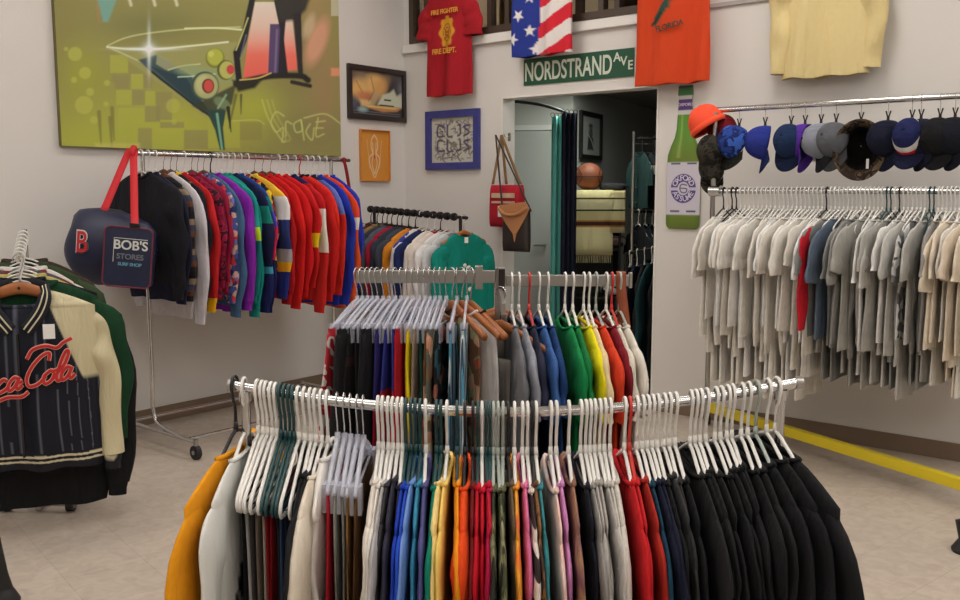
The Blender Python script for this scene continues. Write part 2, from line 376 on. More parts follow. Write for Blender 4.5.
def garment(kind, root, m, seed, th=.0065, msl=None, mcol=None, mcuff=None, hw=None, L=None, fold=None, hi=False, paint=None, sides=(-1, 1), **k):
    """adds the parts of one garment to its root Empty"""
    r = random.Random(seed); msl = msl or m; mcol = mcol or m; j = lambda x, s=.03: x*(1+r.uniform(-s, s))
    fold = th*.55 if fold is None else fold
    if kind in ('tee', 'sweat', 'jacket', 'longsleeve', 'sleeveless'):
        hw = j(hw or {'tee': .232, 'sweat': .24, 'jacket': .255, 'longsleeve': .225, 'sleeveless': .2}[kind])
        L = j(L or {'tee': .68, 'sweat': .64, 'jacket': .66, 'longsleeve': .70, 'sleeveless': .66}[kind])
        kw = dict(nseg=k.get('nseg', 36), rows=k.get('rows', 22))
        if kind == 'jacket': kw.update(full=th*.9, flare=.012, hemin=.02, ripple=.02)
        if kind == 'sweat': kw.update(hemin=.03, full=th*.3)
        nk, z0_, dr_ = k.get('nk', .085), k.get('z0', -.112), k.get('drop', .066); b = gbody(hw, L, th, neck=nk, z0=z0_, drop=dr_, seed=seed, fold=fold, vneck=k.get('vneck', .03), **kw)
        mm = [m] if not isinstance(m, list) else m
        if paint is not None: b.col = paint(np.concatenate(b.v), 'body')
        b.build('body', mm, root, True)
        if kind != 'sleeveless':
            p, R, Y = k.get('slp') or SL['short' if kind == 'tee' else 'puffy' if kind == 'jacket' else 'long']
            sc = hw/.232; sl = k.get('sl', 1)
            for s in sides:
                pp = [(x*sc+r.uniform(-.008, .008)*(i > 1), -.2+(z+.2)*sl*(L/.68 if kind != 'tee' else 1)) for i, (x, z) in enumerate(p)]
                sb = gsleeve(s, pp, [x*k.get('slw', 1) for x in R], [th*y*(1.15 if kind != 'jacket' else 1.0) for y in Y], seed, seg=k.get('sseg', 14), n=k.get('sn', 18), wr=.12 if kind == 'tee' else .25)
                if paint is not None: sb.col = paint(np.concatenate(sb.v), 'sleeve')
                sb.build('sleeve', msl, root, True)
                if kind in ('sweat', 'jacket') and (s > 0 or hi):
                    x, z = pp[-1]; rr = R[-1]*k.get('slw', 1)
                    cb = gsleeve(s, [(x, z+.01), (x-.003, z-.03), (x-.004, z-.06)], [rr*.95, rr*.8, rr*.78], [th*.8]*3, seed, n=4, wr=0)
                    if paint is not None: cb.col = paint(np.concatenate(cb.v), 'cuff')
                    cb.build('cuff', mcuff or msl, root, True)
        if not k.get('nocollar'):
            c = gcollar(neck=nk+.003, z0=z0_, th=th*.85, r=.0055 if kind != 'jacket' else .011, vneck=k.get('vneck', .03))
            if paint is not None: c.col = paint(np.concatenate(c.v), 'collar')
            c.build('collar', mcol, root, True)
    elif kind in ('trousers', 'skirt', 'shorts'):
        hw = j(hw or {'trousers': .15, 'skirt': .17, 'shorts': .2}[kind]); L = j(L or {'trousers': .52, 'skirt': .55, 'shorts': .42}[kind])
        z0 = -.208 if kind == 'trousers' else -.165
        b = gbody(hw, L, th, neck=hw*.96, seed=seed, z0=z0, drop=.012, vneck=0, fold=fold, flare=k.get('flare', .0 if kind == 'trousers' else .05), nseg=30, rows=18)
        if kind == 'trousers':                      # folded over the hanger bar
            b.build('folded_legs', m, root, True)
        else:
            b.build('body', m, root, True)
            w = MB(); a = np.arange(20)*2*PI/20
            w.grid([[(hw*.97*math.copysign(abs(math.cos(t))**.7, math.cos(t)), (th+.001)*math.sin(t), z) for t in a] for z in (z0+.012, z0-.028)], True)
            w.build('waistband', mcol, root, True)
ORD = ['', 'first', 'second', 'third', 'fourth', 'fifth', 'sixth', 'seventh', 'eighth', 'ninth', 'tenth', 'eleventh', 'twelfth', 'thirteenth', 'fourteenth', 'fifteenth',
       'sixteenth', 'seventeenth', 'eighteenth', 'nineteenth', 'twentieth']
def ordn(n):
    if n <= 20: return ORD[n]
    t = {2: 'twenty', 3: 'thirty', 4: 'forty', 5: 'fifty', 6: 'sixty', 7: 'seventy', 8: 'eighty', 9: 'ninety'}[n//10]
    return t+'-'+ORD[n % 10] if n % 10 else {'twenty': 'twentieth', 'thirty': 'thirtieth', 'forty': 'fortieth', 'fifty': 'fiftieth', 'sixty': 'sixtieth', 'seventy': 'seventieth', 'eighty': 'eightieth', 'ninety': 'ninetieth'}[t]
CATS = {'tee': ('t_shirt', 't-shirt'), 'sweat': ('sweatshirt', 'sweatshirt'), 'jacket': ('jacket', 'jacket'), 'longsleeve': ('long_sleeved_shirt', 'shirt'), 'sleeveless': ('sleeveless_top', 'top'),
        'trousers': ('folded_trousers', 'trousers'), 'skirt': ('skirt', 'skirt'), 'shorts': ('shorts', 'shorts')}
def hang_row(items, where, hwhere, group):
    """items: dicts with pos, rz, kind, desc, m, h (hanger kind) ... ; one root per garment and one per hanger"""
    tot = {}
    for it in items: tot[it['desc']] = tot.get(it['desc'], 0)+1
    cnt = {}
    for i, it in enumerate(items):
        d = it['desc']; cnt[d] = cnt.get(d, 0)+1
        suf = where if tot[d] == 1 else '%s, %s such from left' % (where, ordn(cnt[d]))
        name, cat = CATS[it['kind']]; name = it.get('name', name); cat = it.get('cat', cat)
        rx = it.get('rx', 0)
        R = Matrix.Translation(Vector(it['pos'])) @ Matrix.Rotation(it['rz'], 4, 'Z') @ Matrix.Rotation(rx, 4, 'Y')
        g = thing(name, d+' '+suf, cat, group=group, M=R)
        a = dict(it.get('a', {}))
        garment(it['kind'], g, it['m'], it.get('seed', i+1), th=it.get('th', .0065), **a)
        if it.get('dz'):
            for ch in g.children: ch.location.z = it['dz']
        if it.get('dy') or it.get('dx'):
            for ch in g.children: ch.location.y = it.get('dy', 0); ch.location.x = it.get('dx', 0)
        if it.get('h'):
            hs = '%s hanger %s, %s from left' % (HCOL[it['h']], hwhere, ordn(i+1))
            ho = thing('hanger' if it['h'] not in ('wood', 'clear') else {'wood': 'wooden_hanger', 'clear': 'clip_hanger'}[it['h']], hs, 'hanger', group=group.replace('clothes', 'hangers') if 'clothes' in group else 'hangers '+hwhere, M=R)
            for nm, me in hanger_meshes(it['h']): share(nm, me, ho)
# ================================================================== ROOM SHELL
WALLM = mat('painted_wall', (226, 221, 216), .75, bump=.08, bs=90, noise=.02, ns=1.5)
WHITEM = mat('white_trim', (236, 232, 226), .5)
CEILM = mat('ceiling_tile', (225, 224, 220), .85, bump=.2, bs=160, noise=.04, ns=60)
BASEM = mat('rubber_baseboard', (128, 108, 90), .55)
def floor_material():
    m = mat('vinyl_floor', (203, 188, 172), .38, noise=.05, ns=3); nt = m.node_tree; N = nt.nodes; L = nt.links; b = N['Principled BSDF']
    tc = N.new('ShaderNodeTexCoord'); mp = N.new('ShaderNodeMapping'); mp.inputs['Rotation'].default_value = (0, 0, ANG_B); L.new(tc.outputs['Object'], mp.inputs[0])
    n1 = N.new('ShaderNodeTexNoise'); n1.inputs['Scale'].default_value = 14; n1.inputs['Detail'].default_value = 6; n1.inputs['Distortion'].default_value = 1.2; L.new(mp.outputs[0], n1.inputs['Vector'])
    r = N.new('ShaderNodeValToRGB'); e = r.color_ramp.elements; e[0].position = .3; e[0].color = (*lin((190, 175, 160)), 1); e[1].position = .62; e[1].color = (*lin((206, 192, 177)), 1)
    L.new(n1.outputs['Fac'], r.inputs['Fac'])
    br = N.new('ShaderNodeTexBrick'); br.offset = 0; br.inputs['Scale'].default_value = 1; br.inputs['Brick Width'].default_value = .305; br.inputs['Row Height'].default_value = .305
    br.inputs['Mortar Size'].default_value = .0015; br.inputs['Color1'].default_value = (1, 1, 1, 1); br.inputs['Color2'].default_value = (.94, .94, .94, 1); br.inputs['Mortar'].default_value = (.72, .7, .68, 1)
    L.new(mp.outputs[0], br.inputs['Vector'])
    mx = N.new('ShaderNodeMix'); mx.data_type = 'RGBA'; mx.blend_type = 'MULTIPLY'; mx.inputs[0].default_value = .8
    L.new(r.outputs['Color'], mx.inputs[6]); L.new(br.outputs['Color'], mx.inputs[7]); L.new(mx.outputs[2], b.inputs['Base Color']); return m
FLOORM = floor_material()
HC = 3.7
def frameM(o, ux, z=0):
    ux = np.array(ux); y = np.array([-ux[1], ux[0], 0]); o = np.array(o, float)
    return Matrix(((ux[0], y[0], 0, o[0]), (ux[1], y[1], 0, o[1]), (0, 0, 1, o[2]+z), (0, 0, 0, 1)))
MA = frameM(CORNER, uA)          # x runs to the right (towards the corner at x = 0), y into the wall
MBW = frameM(CORNER, uB)
def onM(o, M): o.matrix_world = M; return o
LA, LB = 9.2, 8.6
cx = [CORNER, CORNER-uA*LA, CORNER-uA*LA+uB*LB, CORNER+uB*LB]
far = nB*8
fl = MB(); q = [CORNER-uA*LA-uB*.2, CORNER-uA*LA+uB*(LB+.2), CORNER+uB*(LB+.2), CORNER-uB*.2]
fl.add([p for p in q]+[p-np.array([0, 0, .1]) for p in q], [(0, 1, 2, 3), (7, 6, 5, 4), (0, 4, 5, 1), (1, 5, 6, 2), (2, 6, 7, 3), (3, 7, 4, 0)])
q2 = [CORNER-uB*.2, CORNER+uB*(LB+.2), CORNER+uB*(LB+.2)+far, CORNER-uB*.2+far]
fl2 = MB(); fl2.add([p for p in q2]+[p-np.array([0, 0, .1]) for p in q2], [(0, 1, 2, 3), (7, 6, 5, 4), (0, 4, 5, 1), (1, 5, 6, 2), (2, 6, 7, 3), (3, 7, 4, 0)])
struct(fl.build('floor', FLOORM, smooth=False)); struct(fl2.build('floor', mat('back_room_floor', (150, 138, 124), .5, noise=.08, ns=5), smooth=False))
ce = MB(); ce.add([p+np.array([0, 0, HC]) for p in q]+[p+np.array([0, 0, HC+.1]) for p in q], [(3, 2, 1, 0), (4, 5, 6, 7), (0, 4, 5, 1), (1, 5, 6, 2), (2, 6, 7, 3), (3, 7, 4, 0)])
struct(ce.build('ceiling', CEILM, smooth=False))
# wall A
w = MB(); w.box(-LA, 0.15, 0, .15, 0, HC); struct(onM(w.build('wall_left', WALLM, smooth=False), MA))
# wall B with doorway and high window
TB = .14
d0 = sB(onB(501.5, 250)); d1 = sB(onB(655.5, 250)); pt = onB(580, 91); DH = float(pt[2])
w0 = sB(onB(409.5, 20)); w1 = sB(onB(672, 5)); ZS = float(onB(525, 28.5)[2]); ZT = 3.45
w = MB(); w.box(0, w0, 0, TB, 0, HC); w.box(w0, d0, 0, TB, 0, ZS); w.box(d0, d1, 0, TB, DH, ZS); w.box(d1, w1, 0, TB, 0, ZS); w.box(w0, w1, 0, TB, ZT, HC); w.box(w1, LB, 0, TB, 0, HC)
struct(onM(w.build('wall_back', WALLM, smooth=False), MBW))
# the two walls behind the camera
w = MB(); w.box(0, LB, -.15, 0, 0, HC); struct(onM(w.build('wall_rear', WALLM, smooth=False), frameM(CORNER-uA*LA, uB)))
w = MB(); w.box(-LA, 0, -.15, 0, 0, HC); struct(onM(w.build('wall_right', WALLM, smooth=False), frameM(CORNER+uB*LB, uA)))
# baseboards
HB = .1
b = MB(); b.box(-LA, 0, -.012, -.0005, .001, HB); struct(onM(b.build('baseboard_left', BASEM, smooth=False), MA))
b = MB(); b.box(0, d0, -.012, -.0005, .001, HB); b.box(d1, LB, -.012, -.0005, .001, HB); struct(onM(b.build('baseboard_back', BASEM, smooth=False), MBW))
# trims: sill ledge along the window and on to the right, door casing
t = MB(); t.box(w0-.05, w1+.02, -.035, -.001, ZS-.075, ZS-.012); struct(onM(t.build('trim_1', WHITEM, smooth=False, bevel=.004), MBW))
zt2 = float(onB(740, 2.5)[2]); t = MB(); t.box(w1+.03, LB, -.018, -.001, zt2-.012, zt2+.012); struct(onM(t.build('trim_2', mat('grey_trim', (178, 172, 168), .5), smooth=False), MBW))
t = MB(); t.box(d0-.0, d0+.012, -.004, TB+.004, 0, DH); t.box(d1-.012, d1, -.004, TB+.004, 0, DH); t.box(d0, d1, -.004, TB+.004, DH-.012, DH); struct(onM(t.build('trim_3', WHITEM, smooth=False), MBW))
# window: frame, mullions, panes and the storage loft behind it
FR = mat('dark_window_frame', (72, 56, 46), .5)
fr = MB(); fr.box(w0+.002, w0+.05, -.01, .07, ZS, ZT-.002); fr.box(w1-.05, w1-.002, -.01, .07, ZS, ZT-.002); fr.box(w0+.05, w1-.05, -.01, .07, ZS+.001, ZS+.05); fr.box(w0+.05, w1-.05, -.01, .07, ZT-.05, ZT-.002)
win = struct(onM(fr.build('window_1', FR, smooth=False), MBW))
for px in (426, 489.5, 507, 549, 578, 601, 617):
    s_ = sB(onB(px, 15)); m_ = MB(); m_.box(s_-.02, s_+.02, -.005, .06, ZS+.05, ZT-.05); o = m_.build('mullion', FR, win, False); struct(o)
g = MB(); g.box(w0+.05, w1-.05, .03, .035, ZS+.05, ZT-.05)
struct(g.build('pane', mat('window_glass', (235, 238, 236), .05, trans=1, ior=1.1), win, False))
LOFT = mat('loft_wall', (196, 184, 168), .8)
lf = MB(); lf.box(w0-.3, w1+.3, TB+1.3, TB+1.36, ZS-.3, HC); lf.box(w0-.36, w0-.3, TB, TB+1.36, ZS-.3, HC); lf.box(w1+.3, w1+.36, TB, TB+1.36, ZS-.1, HC); lf.box(w0-.3, w1+.3, TB, TB+1.3, ZS-.16, ZS-.1); lf.box(w0-.3, w1+.3, TB, TB+1.3, HC, HC+.06)
struct(onM(lf.build('wall_loft', LOFT, smooth=False), MBW))
CARD = mat('brown_cardboard', (128, 96, 70), .85, noise=.1, ns=4)
def carton(s0, s1, y0, y1, z0, z1, label, m=CARD):
    o = thing('storage_box', label, 'box', group='boxes behind the high window', M=MBW @ Matrix.Translation(((s0+s1)/2, (y0+y1)/2, z0)))
    a, d, h = (s1-s0)/2, (y1-y0)/2, z1-z0
    b = MB(); b.box(-a, a, -d, d, 0, h-.006); b.build('body', m, o, False, bevel=.004)
    b = MB(); b.box(-a, -.004, -d, d, h-.005, h); b.box(.004, a, -d, d, h-.005, h); b.build('flap', m, o, False)
    b = MB(); b.box(-.03, .03, -d-.001, d+.001, h, h+.001); b.build('tape', mat('packing_tape', (176, 150, 110), .3), o, False)
for i, (p0, p1, zz, mm, lb) in enumerate([(572, 590, .42, (104, 78, 58), 'brown cardboard box behind the high window, next to the flag shirt'), (592, 612, .3, (88, 66, 52), 'dark brown box behind the high window above the street sign'),
                                       (614, 634, .46, (112, 84, 62), 'tall brown box behind the high window near the orange shirt'), (455, 468, .5, (150, 128, 102), 'pale box behind the high window beside the red shirt')]):
    carton(sB(onB(p0, 15))+.08, sB(onB(p1, 15))+.3, .45, .8, ZS-.099, ZS+zz, lb, mat('cardboard_%d' % i, mm, .85))

# ================================================================== CEILING LIGHTS (out of the frame, the room's lamps)
DIFF = mat('light_diffuser', (255, 255, 255), .5, emit=(255, 250, 244), es=8.2)
k = 0
for i in range(4):
    for j in range(3):
        s_, t_ = 1.3+i*2.05, -1.3-j*2.6
        P = CORNER+uB*s_+uA*t_
        o = thing('ceiling_light', 'white fluorescent ceiling light panel, %s of the row of panels %s' % (ordn(i+1), ['nearest the doorway', 'over the racks', 'behind the viewer'][j]), 'ceiling light', (P[0], P[1], HC-.06), ANG_B, 'fluorescent ceiling lights')
        b = MB(); b.box(-.32, .32, -.62, -.6, 0, .06); b.box(-.32, .32, .6, .62, 0, .06); b.box(-.32, -.3, -.6, .6, 0, .06); b.box(.3, .32, -.6, .6, 0, .06); b.build('frame', WHITEP, o, False)
        b = MB(); b.box(-.3, .3, -.6, .6, .008, .02); b.build('diffuser', DIFF, o, False)
def area(name, loc, sx, sy, e, col=(255, 244, 228), rot=(0, 0, 0)):
    l = bpy.data.lights.new(name, 'AREA'); l.shape = 'RECTANGLE'; l.size = sx; l.size_y = sy; l.energy = e; l.color = lin(col)
    o = bpy.data.objects.new(name, l); C.objects.link(o); o.location = tuple(loc); o.rotation_euler = rot
wd = bpy.data.worlds.new('world'); bpy.context.scene.world = wd; wd.use_nodes = True
wd.node_tree.nodes['Background'].inputs[0].default_value = (.9, .93, 1, 1); wd.node_tree.nodes['Background'].inputs[1].default_value = .15

Pl = CORNER+uB*((w0+w1)/2)+nB*.9  # unseen lamps added to brighten the dark loft behind the window
for k_, ds in enumerate((-.9, .9)):
    Pq = Pl+uB*ds; o = thing('ceiling_light', 'added unseen fill light inside the storage loft behind the high window, %s one' % ['left', 'right'][k_], 'ceiling light', (Pq[0], Pq[1], HC-.05), ANG_B)
    b = MB(); b.box(-.4, .4, -.1, .1, .03, .049); b.build('frame', WHITEP, o, False)
    b = MB(); b.box(-.38, .38, -.08, .08, .015, .029); b.build('diffuser', mat('loft_diffuser', (255, 255, 255), .5, emit=(255, 240, 214), es=9), o, False)
# ================================================================== BACK ROOM behind the doorway
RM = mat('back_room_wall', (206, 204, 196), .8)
cz = 2.42; cr_ = at(572, 190, 8.35); cr_[2] = 0
ux = np.array([1.0, -.25, 0]); ux /= np.linalg.norm(ux)
w = MB(); w.box(-2.2, 0, 0, .1, 0, cz); struct(onM(w.build('wall_fitting_room', RM, smooth=False), frameM(cr_, ux)))
e2 = at(690, 190, 12.5); dv = e2-cr_; dv[2] = 0; L2 = np.linalg.norm(dv); dv /= L2
w = MB(); w.box(0, L2, .0, .1, 0, cz); struct(onM(w.build('wall_back_room', RM, smooth=False), frameM(cr_, dv)))
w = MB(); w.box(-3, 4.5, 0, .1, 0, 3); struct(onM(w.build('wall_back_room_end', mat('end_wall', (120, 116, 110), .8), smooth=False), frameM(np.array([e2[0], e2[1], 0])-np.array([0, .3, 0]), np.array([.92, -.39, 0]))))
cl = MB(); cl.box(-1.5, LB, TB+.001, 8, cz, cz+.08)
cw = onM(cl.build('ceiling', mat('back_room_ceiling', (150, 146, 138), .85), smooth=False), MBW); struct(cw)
w = MB(); w.box(-1.5, -1.4, TB, 8, 0, cz); w.box(LB-2.2, LB-2.1, TB, 8, 0, cz); struct(onM(w.build('wall_back_room_sides', RM, smooth=False), MBW))
# closed panel door in the fitting-room wall
MF = frameM(cr_, ux)
DRM = mat('grey_door', (190, 190, 184), .5)
def sF(px): p = onplane(px, 190, cr_, np.array([-ux[1], ux[0], 0])); return float(np.dot(p-cr_, ux))
x0, x1 = sF(519), sF(553)
o = MB(); o.box(x0-.2, x1, -.03, -.001, .01, 2.03); dr = struct(onM(o.build('door_1', DRM, smooth=False, bevel=.003), MF))
o = MB(); o.box(x0-.25, x0-.2, -.04, -.001, 0, 2.08); o.box(x1, x1+.05, -.04, -.001, 0, 2.08); o.box(x0-.2, x1, -.04, -.001, 2.035, 2.08); struct(onM(o.build('trim_4', WHITEM, smooth=False), MF))
b = MB(); b.cyl((x1-.06, -.03, 1.0), (x1-.06, -.07, 1.0), .012); b.cyl((x1-.06, -.065, 1.0), (x1-.16, -.065, 1.0), .009); struct(b.build('door_handle', STEEL, dr))
# unseen lamp added to light the back room
pl = at(600, 120, 7.6)
o = thing('ceiling_light', 'added unseen light panel on the back room ceiling beyond the doorway', 'ceiling light', (pl[0], pl[1], cz-.05), ANG_B)
b = MB(); b.box(-.32, .32, -.32, -.3, 0, .05); b.box(-.32, .32, .3, .32, 0, .05); b.box(-.32, -.3, -.3, .3, 0, .05); b.box(.3, .32, -.3, .3, 0, .05); b.build('frame', WHITEP, o, False)
b = MB(); b.box(-.3, .3, -.3, .3, .01, .02); b.build('diffuser', mat('dim_diffuser', (255, 255, 255), .5, emit=(244, 255, 246), es=11), o, False)
# curtain rail and curtains
c0 = at(513, 100, float(onB(513, 190)[1])+.2); c1 = at(562, 111, 7.35); c2 = at(556, 116, 8.1)
rz_ = (c0[2]+c1[2])/2
P = smooth_pts([(c0[0]-.1, c0[1], c0[2]), (c0[0]*.5+c1[0]*.5, c0[1]*.5+c1[1]*.5, (c0[2]+c1[2])/2+.01), tuple(c1), (c1[0]+.06, c1[1]+.25, c1[2]-.01), (c1[0]+.03, c1[1]+.75, c1[2])], 6)
b = MB(); b.tube(P, .012, 10); o = b.build('curtain_rod', mat('black_rod', (30, 28, 28), .4)); tag(o, 'curved black curtain rod inside the doorway', 'curtain rod')
def curtain(name, label, px0, px1, Y, m, ztop, folds, amp=.03, zb=.12):
    a = at(px0, 190, Y); c = at(px1, 190, Y+.05); n = 70; G = []
    for z in np.linspace(ztop, zb, 22):
        t = np.linspace(0, 1, n); k_ = .75+.25*(ztop-z)/2
        x = a[0]+(c[0]-a[0])*t; y = a[1]+amp*k_*np.sin(t*folds*2*PI)+.006*math.sin(z*4)
        G.append(np.stack([x+.004*np.sin(t*folds*4*PI), y, np.full(n, z)], 1))
    b = MB(); b.grid(np.array(G)); r = thing(name, label, 'curtain')
    o = b.build('cloth', m, r, True); s = o.modifiers.new('thick', 'SOLIDIFY'); s.thickness = .003
    b = MB()
    for t in np.linspace(.08, .92, 4): p = a+(c-a)*t; b.tube([(p[0]+.016*math.cos(q), p[1]+.01, ztop+.012+.018*math.sin(q)) for q in np.arange(10)*2*PI/10], .0025, 5, closed=True)
    b.build('curtain_ring', DARKMETAL, r)
curtain('curtain', 'teal satin curtain hanging in the doorway, left of the navy one', 551, 564, 7.5, mat('teal_satin', (110, 190, 180), .35, noise=.12, ns=3), float(c1[2])-.03, 2.5)
curtain('curtain', 'dark navy curtain hanging in the doorway, right of the teal one', 561, 576, 7.3, fab((38, 42, 60)), float(c1[2])-.02, 3.5, .04)
# framed picture on the receding wall
def seg_on(px, py, p0, d):
    n = np.array([-d[1], d[0], 0]); return onplane(px, py, p0, n)
p = seg_on(589.5, 136, cr_, dv); hw = .36; hh = abs(seg_on(589.5, 112, cr_, dv)[2]-seg_on(589.5, 159, cr_, dv)[2])/2
hw = abs(np.dot(seg_on(600, 136, cr_, dv)-seg_on(579, 136, cr_, dv), dv))/2
r = thing('framed_picture', 'black framed drawing of a figure on the back room wall above the basketball', 'picture', M=frameM((p[0], p[1], p[2]), dv))
def frame_parts(r, hw, hh, fw, m, d=.025, front=-.03):
    b = MB(); y0, y1 = front, -.002
    b.box(-hw, hw, y0, y1, hh-fw, hh); b.box(-hw, hw, y0, y1, -hh, -hh+fw); b.box(-hw, -hw+fw, y0, y1, -hh+fw, hh-fw); b.box(hw-fw, hw, y0, y1, -hh+fw, hh-fw)
    b.build('frame', m, r, False)
frame_parts(r, hw, hh, .04, mat('black_frame', (26, 24, 24), .4))
def fig(X, Z):
    a = Art(X/hw, Z/hh, (186, 188, 180)); a.ell(.0, .42, .18, .1, (50, 52, 50), .1); a.ell(0, .1, .2, .3, (110, 112, 108), .1); a.poly([(-.3, -.6), (.3, -.6), (.25, -.1), (-.2, .1)], (60, 62, 60), .1)
    a.line([(-.3, .1), (.1, -.2), (.3, -.5)], .06, (220, 220, 214), .05); a.line([(.1, .3), (-.2, -.4)], .04, (30, 30, 30), .05); return a
art_sheet(-hw+.035, hw-.035, -hh+.035, hh-.035, 60, 90, fig, -.012).build('print', vcol_mat('printed_paper'), r)

# table / shelf unit with blanket and basketball
Ysh = 7.8
tl = at(577, 205, Ysh); tr = at(624, 205, Ysh)
zt = float(at(600, 166+27, Ysh)[2]); top_z = float(at(600, 190, Ysh)[2])
xl, xr = float(at(573, 190, Ysh)[0]), float(at(622, 190, Ysh)[0])
TOPZ = float(at(600, 192, Ysh-.2)[2])
BLK = mat('black_shelf', (26, 24, 24), .5)
r = thing('shelf_unit', 'dark shelf unit beyond the doorway with a striped blanket over its top', 'shelf', (0, 0, 0))
y0, y1 = Ysh, Ysh+.32
b = MB(); b.box(xl, xr, y0, y1, TOPZ-.03, TOPZ); b.build('top', BLK, r, False)
for nm, xa in (('side_panel', xl), ('side_panel', xr-.02)):
    b = MB(); b.box(xa, xa+.02, y0, y1, 0, TOPZ-.03); b.build(nm, BLK, r, False)
for i in range(3):
    b = MB(); z = .15+i*.42; b.box(xl+.02, xr-.02, y0, y1, z, z+.02); b.build('shelf', BLK, r, False)
b = MB(); b.box(xl+.02, xr-.02, y1-.01, y1, 0, TOPZ-.03); b.build('back_panel', BLK, r, False)
# blanket
BL = pat('bands', [(0, (216, 200, 150)), (.05, (96, 70, 50)), (.065, (216, 204, 160)), (.15, (60, 60, 50)), (.16, (206, 190, 140)), (.235, (190, 130, 70)), (.25, (70, 46, 40)), (.285, (190, 130, 70)), (.30, (222, 208, 158)), (.56, (200, 186, 140))], rough=.95)
r = thing('striped_blanket', 'cream blanket with brown stripes and fringe draped over the shelf unit', 'blanket', (0, 0, TOPZ+.004))
b = MB(); G = []
for z in [(.0, y1), (.0, y0+.2), (.0, y0+.01), (-.01, y0-.012)]+[(-.0-.06*i, y0-.016-.004*math.sin(i)) for i in range(1, 10)]:
    t = np.linspace(0, 1, 24); G.append(np.stack([xl-.02+t*(.36), z[1]+.006*np.sin(t*14)*(z[0] < -.02), z[0]+.006*np.ones(24)], 1))
b.grid(np.array(G)); o = b.build('cloth', BL, r, True); s = o.modifiers.new('t', 'SOLIDIFY'); s.thickness = .006
b = MB()
for i in range(26): x = xl-.015+i*.0135; b.tube([(x, y0-.018, -.535), (x+.004*math.sin(i), y0-.02, -.60)], .003, 4)
b.build('fringe', fab((206, 192, 150)), r)
b = MB(); G = []
for z in (0, -.02, -.12, -.2, -.28, -.35): t = np.linspace(0, 1, 8); G.append(np.stack([xr-.1+t*.13, y0-.016+.004*np.sin(t*9), z+0*t+.004], 1))
b.grid(np.array(G)); o = b.build('cloth', BL, r, True); s = o.modifiers.new('t', 'SOLIDIFY'); s.thickness = .006
b = MB(); b.box(xl+.33, xr+.02, y0-.01, y1, .0, .008); b.build('cloth', BL, r, False)
# basketball
rb = .118; pb = at(589, 173.5, y0+.2)
r = thing('basketball', 'worn brown basketball on the shelf unit beyond the doorway', 'ball', (pb[0], pb[1], TOPZ+.0125+rb))
b = MB(); b.ell((0, 0, 0), (rb, rb, rb), 28, 16); b.build('ball', mat('basketball_leather', (138, 72, 44), .55, bump=.3, bs=120, noise=.15, ns=8), r)
b = MB()
for pl_ in ('x', 'z'):
    b.tube([((rb*1.002)*math.cos(q), 0 if pl_ == 'z' else (rb*1.002)*math.sin(q), (rb*1.002)*math.sin(q) if pl_ == 'z' else 0) for q in np.arange(32)*2*PI/32], .0035, 5, closed=True)
for sx in (-1, 1): b.tube([(sx*rb*(.55+.25*abs(math.sin(q))), -rb*math.cos(q)*.8, rb*math.sin(q)*.6) for q in np.arange(28)*2*PI/28], .003, 5, closed=True)
b.build('seams', mat('ball_seams', (24, 20, 18), .6), r)
# things on the shelf: cap, folded clothes, boxed shoes
def lump(name, label, cat, c, r3, m, group=None, sq=.5, extra=None):
    r = thing(name, label, cat, c, group=group)
    t = np.linspace(-PI/2, PI/2, 10); a = np.arange(24)*2*PI/24; G = []
    for q in t:
        cz_, sz_ = max(.02, math.cos(q))**sq, math.sin(q); cz_ = cz_; sgn = np.sign
        G.append(np.stack([r3[0]*cz_*sgn(np.cos(a))*np.abs(np.cos(a))**.6, r3[1]*cz_*sgn(np.sin(a))*np.abs(np.sin(a))**.6, r3[2]*(1+sgn(sz_)*abs(sz_)**.6)+.004*np.sin(a*5+q*3)], 1))
    b = MB(); b.grid(np.array(G), True); b.build('cloth' if not extra else extra, m, r); return r
lump('folded_shirt', 'folded dark shirts lying on the shelf unit right of the basketball', 'shirt', (xl+.36, y0+.2, TOPZ+.0125), (.11, .12, .03), fab((52, 48, 52)))
lump('folded_shirt', 'folded pale patterned shirt on the upper shelf beyond the doorway', 'shirt', (xl+.37, y0+.14, 1.012), (.1, .1, .05), pat('voronoi', [(150, 110, 100), (80, 80, 100), (190, 180, 170)], 22))
lump('folded_shirt', 'folded black shirt with white print on the middle shelf', 'shirt', (xl+.36, y0+.13, .592), (.1, .1, .05), pat('voronoi', [(30, 30, 32), (210, 210, 205), (40, 40, 42)], 14))
lump('folded_shirt', 'folded black shirt with white letters low on the shelf unit', 'shirt', (xl+.3, y0+.12, .172), (.12, .1, .09), pat('voronoi', [(26, 26, 28), (225, 225, 220), (26, 26, 28)], 12))

# grid rack of dark clothes in the back room
pr = at(633, 190, 7.7); pr2 = at(700, 190, 7.75)
r = thing('grid_display_rack', 'tall grey wire grid rack of dark clothes in the back room', 'display rack', (0, 0, 0))
dd = pr2-pr; dd[2] = 0; Lr = np.linalg.norm(dd); dd /= Lr; MG = frameM((pr[0], pr[1], 0), dd); r.matrix_world = MG
b = MB(); b.cyl((0, 0, 0), (0, 0, 1.98), .014, 8); b.build('post', STEEL, r)
b = MB(); b.cyl((Lr, 0, 0), (Lr, 0, 1.98), .014, 8); b.build('post', STEEL, r)
b = MB()
for z in np.arange(.2, 1.99, .12): b.cyl((0, .03, z), (Lr, .03, z), .0035, 6)
for x in np.arange(.08, Lr, .1): b.cyl((x, .03, .2), (x, .03, 1.95), .0035, 6)
b.build('wire_grid', STEEL, r)
for z in (1.92, 1.32):
    b = MB(); b.cyl((0, -.0, z), (Lr, -.0, z), .011, 8); b.build('rail', DARKMETAL, r)
items = []
